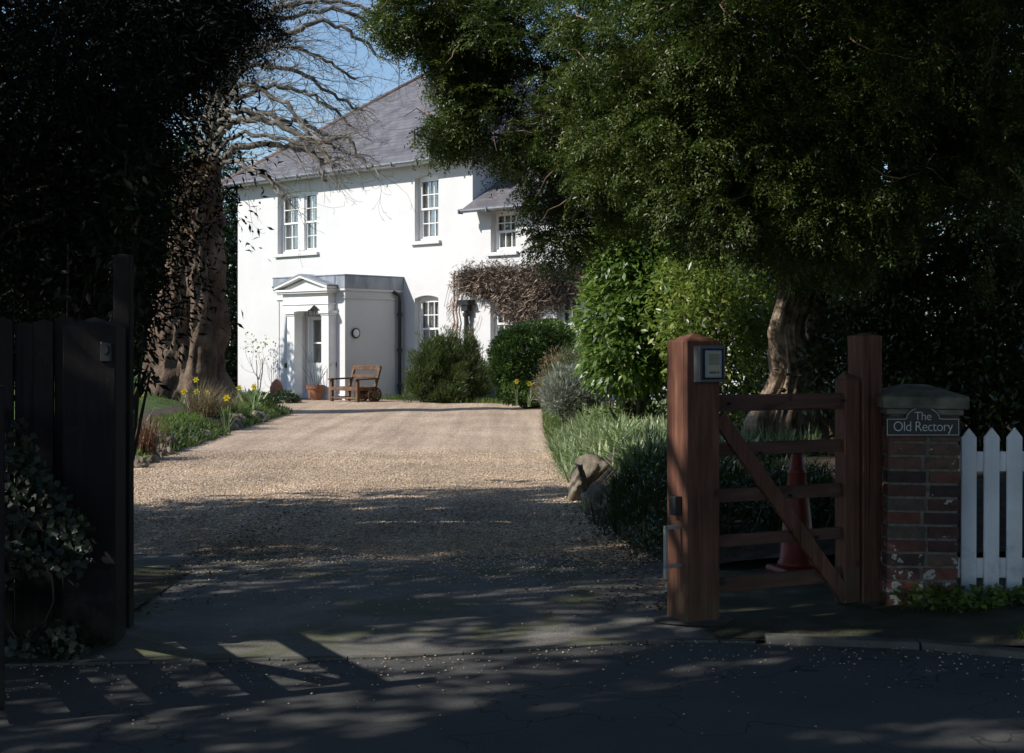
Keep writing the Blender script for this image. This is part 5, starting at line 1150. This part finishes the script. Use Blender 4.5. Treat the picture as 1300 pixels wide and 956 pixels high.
# strap-leaved ground cover on the right bank (daffodil and bluebell leaves)
def bankpts(n, y0, y1, off0, off1, tuft=.05, per=14):
    k=n//per; y=y0+(y1-y0)*rng.random(k); e=np.array([ipl(BL,q) for q in y]); x=e+off0+(off1-off0)*rng.random(k)
    keep = vnoise(np.stack([x*1.3,y*1.3,y*0],-1))>.28; x=x[keep];y=y[keep]
    x=np.repeat(x,per)+rng.normal(size=len(x)*per)*tuft; y=np.repeat(y,per)+rng.normal(size=len(y)*per)*tuft
    z=np.array([bank_z(a,b_) for a,b_ in zip(x,y)]); return np.stack([x,y,z-.01],-1)
blades('daffodil_leaves', bankpts(19000,12.9,23,.0,2.2), .22,.024,M['strap'],lean=1.0,curl=.6,kind='stuff')
blades('bulb_leaves', bankpts(6000,12.0,20,-.02,1.4), .17,.017,M['strap'],lean=.9,curl=.6,kind='stuff')
_y=16+16*rng.random(5200); _x=np.array([ipl(BL,q) for q in _y])-.10+.5*rng.random(5200); blades('edge_leaves', np.stack([_x,_y,np.array([max(bank_z(p,q),gz(p,q)) for p,q in zip(_x,_y)])],-1), .15,.013,M['grass'],lean=.6,curl=.6,kind='stuff')
blades('shade_plants', bankpts(5000,9.6,12.6,.1,1.8,.08), .2,.014,M['dark'],lean=.6,curl=.6,kind='stuff')
# primroses
for k in range(3):
    x_,y_=[(1.42,15.2),(1.5,14.6),(1.25,15.9)][k]; z_=bank_z(x_,y_); o=plant('primrose',(x_,y_,z_),['pale yellow primrose clump among the strap leaves nearest the gate','second pale yellow primrose clump deeper in the bank','small primrose clump farther along the bank by the lavender'][k],'flower')
    P=np.array([0,0,.05])+rng.normal(size=(60,3))*np.array([.10,.10,.02]); V_,T_=leaf_geo(P,rdir(60)*np.array([1,1,.3]),np.tile([0,-.6,1.],(60,1))+rng.normal(size=(60,3))*.3,.03,.028); np_mesh('flower',V_,T_,M['primrose'],o)
    blades('leaf',rng.normal(size=(50,3))*np.array([.06,.06,0]),.10,.03,M['grass'],o,lean=1.0,curl=.4)
# low leafy growth under the laurel
shrub('ground_ivy','low bright leafy ground cover at the foot of the laurel','ground cover',(1.7,17.0,.45),[((1.5,17.4,.58),(.6,.6,.22),1),((2.3,15.4,.62),(.5,.6,.22),1)],130,(.05,.5),'grass',clump=(6,.06),shell=.4,lump=.4,up=.8,stem=False)
shrub('shade_bush','dark low bush at the drive side of the intercom post','shrub',(1.5,10.8,.2),[((1.45,11.0,.35),(.5,.9,.33),1),((1.9,10.2,.32),(.55,.7,.3),1),((1.2,9.8,.15),(.35,.5,.2),.8)],150,(.05,.3),'dark',clump=(8,.05),shell=.4,lump=.4,up=.4,stem=False)
# rough grass on right verge
def vpts(n,x0,x1,y0,y1,zf): x=x0+(x1-x0)*rng.random(n); y=y0+(y1-y0)*rng.random(n); z=np.array([zf(a,b_) for a,b_ in zip(x,y)]); return np.stack([x,y,z-.005],-1)
p1=vpts(7000,1.85,4.2,6.35,7.9,verge_z); kk=(vnoise(p1*2.2)>.38+.5*np.clip((2.5-p1[:,0])/.7,0,1))&(p1[:,1]>np.array([road_edge(q) for q in p1[:,0]])+.14); 
blades('verge_grass',p1[kk],.07,.005,M['grass'],lean=.7,curl=.5,kind='stuff')
n=2200; p=np.stack([2.05+2.2*rng.random(n),7.45+.45*rng.random(n),verge_z(3,7)+.06*rng.random(n)],-1); p=p[vnoise(p*3)>.35]; V_,T_=leaf_geo(p,rdir(len(p))*np.array([1,1,.4])+np.array([0,-.2,.2]),np.array([0,0,1])+rng.normal(size=(len(p),3))*.4,.045,.03,.1); o=np_mesh('nettles',V_,T_,M['lime']); tag(o,kind='stuff')
# moss / weeds on left verge and lawn grass
p1=vpts(2500,-4,-1.95,6.3,7.0,lambda a,b_:.03); p1=p1[(vnoise(p1*2.5)>.45)&(p1[:,1]>np.array([road_edge(q) for q in p1[:,0]])+.05)]; blades('weeds',p1,.06,.006,M['dark'],lean=.8,curl=.5,kind='stuff')
n=9000; y=26+9*rng.random(n); x=-5.3-3.2*rng.random(n); ok=np.array([a<ipl(LR,b_)-.05 for a,b_ in zip(x,y)]); x,y=x[ok],y[ok]; blades('lawn_grass',np.stack([x,y,np.array([lawn_z(a,b_) for a,b_ in zip(x,y)])],-1),.06,.008,M['grass'],lean=.6,kind='stuff')
n=2500; t_=rng.random(n); pts=np.stack([-3.0+3.6*t_+.3*rng.normal(size=n),35.3-3.0*t_+.25*rng.normal(size=n),np.full(n,.15)],-1); blades('border_grass',pts,.13,.012,M['grass'],lean=.5,kind='stuff')
# leaf litter along the drive edges
n=1500; y=7.6+5*rng.random(n); x=np.where(rng.random(n)<.7, .75-.5*np.abs(rng.normal(size=n))*.6+.2, -2.2+.4*np.abs(rng.normal(size=n))); z=np.full(n,.03)+np.array([max(0,bank_z(a,b_)) if a>ipl(BL,b_) and b_>9.2 else gz(a,b_) for a,b_ in zip(x,y)]); V_,T_=leaf_geo(np.stack([x,y,z],-1),rdir(n)*np.array([1,1,.15]),np.array([0,0,1])+rng.normal(size=(n,3))*.3,.03,.018,.25); o=np_mesh('leaf_litter',V_,T_,M['litter']); tag(o,kind='stuff')

# ---- left bed with stones and daffodils
def rock(name, loc, sx,sy,sz, seed, label, group=None, rz=0):
    bm=bmesh.new(); bmesh.ops.create_icosphere(bm,subdivisions=4,radius=1)
    for v_ in bm.verts:
        c=v_.co.copy(); k=1+.42*mnoise.noise(c*1.3+Vector((seed*3.1,0,0)))+.26*mnoise.noise(c*2.9+Vector((0,seed*2.3,0)))+.12*mnoise.noise(c*7)+.06*mnoise.noise(c*15)
        c=c*k; 
        for ax_ in (Vector((.8,.3,.5)).normalized(),Vector((-.5,-.7,.5)).normalized(),Vector((.1,-.6,-.2)).normalized()):
            d_=c.dot(ax_)-.78; 
            if d_>0: c-=ax_*d_*.8
        v_.co=Vector((c.x*sx,c.y*sy,c.z*sz))
    me=bpy.data.meshes.new(name); bm.to_mesh(me); bm.free(); me.polygons.foreach_set('use_smooth',[True]*len(me.polygons)); me.materials.append(M['stone'])
    o=bpy.data.objects.new(name,me); COL.objects.link(o); o.location=loc; o.rotation_euler=(0,0,rz); return tag(o,label,'rock',group)
bed=strip('flower_bed',[(16,-6.6),(29,-6.6)],[(16,-4.35),(18,-4.5),(22,-4.66),(28,-4.62),(29,-4.9)],16,29,40,12,lambda x,y: gz(x,y)+.03+.22*min(1,max(0,(-4.45-x)/.4)),M['soil'])
def bed_z(x,y): return gz(x,y)+.03+.22*min(1,max(0,(-4.45-x)/.4))
k=0; y=16.6
while y<29.0:
    e=ipl([(16,-4.4),(18,-4.52),(22,-4.68),(28,-4.66),(29,-4.95)],y); s_=random.choice((.09,.12,.15,.2))*random.uniform(.85,1.15)
    lb={0:'nearest rough stone edging the left flower bed by the russet grass'}.get(k,'rough brown stone among those edging the left flower bed')
    rock('edging_stone',(e+random.uniform(-.12,.10),y,gz(e,y)+s_*.3),s_*.95,s_*1.1,s_*.78,k,lb,'rough stones edging the left flower bed',random.random()*3); y+=s_*random.uniform(2.0,3.0); k+=1
print('stones',k)
for q,(px,py,Y,s_,lb) in enumerate([(735,622,13.4,(.10,.30,.24),'long leaning mossy sandstone at the drive edge of the bank'),(752,592,14.4,(.20,.24,.17),'broad flat topped stone on the bank behind the leaning one'),(775,640,12.4,(.2,.3,.16),'shaded stone at the dark end of the bank')]):
    p=at(px,py,Y); rock('bank_stone',(p.x,p.y,max(p.z-.06,.08)),*s_,40+q,lb,None,.3*q-.2)
def tuft(name,label,cat,loc,n,sp,L,W,mat,lean,curl,group=None):
    P=rng.normal(size=(n,3))*np.array([sp,sp,0]); o=blades(name,P,L,W,M[mat],None,lean,curl,None,label,cat,group); o.location=loc; return o
def B_(px,Y): x=(px-650)/F*Y; return (x,Y,bed_z(x,Y))
tuft('russet_grass','tuft of reddish brown grass at the near end of the left bed','grass clump',B_(178,17.6),260,.13,.42,.012,'redgrass',.35,.3)
tuft('ornamental_grass','arching straw coloured grass clump in the middle of the left bed','grass clump',B_(258,23.2),420,.13,.55,.010,'drygrass',.6,.7)
tuft('ornamental_grass','smaller straw grass clump right of the large one in the left bed','grass clump',B_(285,24.5),260,.10,.4,.010,'drygrass',.6,.7)
tuft('foxglove_leaves','broad bright green leaves at the far tip of the left bed','plant',B_(318,27.2),60,.09,.34,.07,'strap',.8,.5)
n=7000; y=16.6+12*rng.random(n); x=-4.38-.1*rng.random(n)-1.1*rng.random(n)**1.3; P=np.stack([x,y,np.array([bed_z(a,b_) for a,b_ in zip(x,y)])],-1); P=P[vnoise(P*1.7)>.4]
blades('bed_ground_cover',P,.11,.018,M['grass'],lean=.8,curl=.5,kind='stuff')
n=1600; P=np.stack([-4.6-1.2*rng.random(n),17+11*rng.random(n),np.full(n,.25)],-1); P=P[vnoise(P*2.3+9)>.5]; P[:,2]+=.05*rng.random(len(P)); V_,T_=leaf_geo(P,rdir(len(P)),np.array([0,0,1])+rng.normal(size=(len(P),3))*.4,.07,.04,.1); o=np_mesh('bed_leaves',V_,T_,M['rosemary']); tag(o,kind='stuff')
def daffodil(px,py,Y,label,zb,grp=None):
    p=at(px,py,Y); z0=zb; h=p.z-z0; o=plant('daffodil',(p.x,p.y,z0),label,'flower',grp)
    blades('leaf',rng.normal(size=(16,3))*np.array([.03,.03,0]),max(.15,h*.9),.016,M['strap'],o,lean=.25,curl=.25)
    mb=MB(); mb.tube([(0,0,0),(.01,0,h*.6),(0,-.01,h)],[.005,.005,.004],5); mb.build('stem',M['grass'],o)
    P=np.tile([0,-.02,h],(6,1)); a=np.arange(6)*math.pi/3; ax=np.stack([np.cos(a),np.full(6,-.15),np.sin(a)],-1); V_,T_=leaf_geo(P,ax,np.tile([0,-1.,.1],(6,1)),.065,.045,.1); np_mesh('petal',V_,T_,M['daff'],o)
    mb=MB(); mb.tube([(0,-.02,h),(0,-.06,h-.005),(0,-.07,h-.007)],[.014,.02,.027],10,cap=False); mb.build('trumpet',M['daff'],o)
for px,py,Y,lb in [(234,497,24,'daffodil above the grass clump nearest the lawn'),(250,497,24.6,'daffodil directly behind the arching grass'),(263,499,23.6,'daffodil just right of the arching grass'),(288,505,22.5,'daffodil standing lower in front of the others'),(323,491,26,'tallest daffodil near the far tip of the bed'),(249,482,26.5,'small daffodil farthest back by the gnarled trunk'),(177,502,18.8,'daffodil beside the tall narrow post'),(304,492,27.5,'faint daffodil between the dark hedge and the tip of the bed')]:
    x=(px-650)/F*Y; daffodil(px,py,Y,lb,bed_z(x,Y) if x<-4.4 else gz(x,Y)+.05)
for px,py,Y,lb in [(656,484,30.0,'yellow daffodil low before the clipped bush, on the left'),(672,487,29.6,'yellow daffodil low before the clipped bush, in the middle'),(692,484,29.8,'yellow daffodil low before the clipped bush, on the right')]:
    x=(px-650)/F*Y; daffodil(px,py,Y,lb,.2)
# ---- ivy over the foot of the old fence
iv=plant('ivy',(-2.5,6.72,.02),'dark ivy climbing over the foot of the old fence and its post','climber')
n=5200; x=-.85+1.35*rng.random(n); h=rng.random(n)**1.9*(.85+.25*np.sin(x*7+1)); ok=vnoise(np.stack([x*4,h*4,x*0],-1))>.38; x,h=x[ok],h[ok]; y=.02+.12*(1-h/.8)*rng.random(len(x))*-1.6+.0; P=np.stack([x,y,h],-1)
V_,T_=leaf_geo(P,rdir(len(P))*np.array([1,.3,1])+np.array([0,-.1,-.4]),np.tile([0,-1,.3],(len(P),1))+rng.normal(size=(len(P),3))*.35,.042,.042,.12,mid=.35); np_mesh('leaves',V_,T_,M['ivy'],iv)
mb=MB()
for k in range(16):
    x_=random.uniform(-.8,.45); pts=[Vector((x_,0,0))]
    for j in range(7): pts.append(pts[-1]+Vector((random.uniform(-.07,.07),random.uniform(-.01,.005),random.uniform(.05,.14))))
    mb.tube(pts,.005,4)
mb.build('stem',M['brown'],iv)
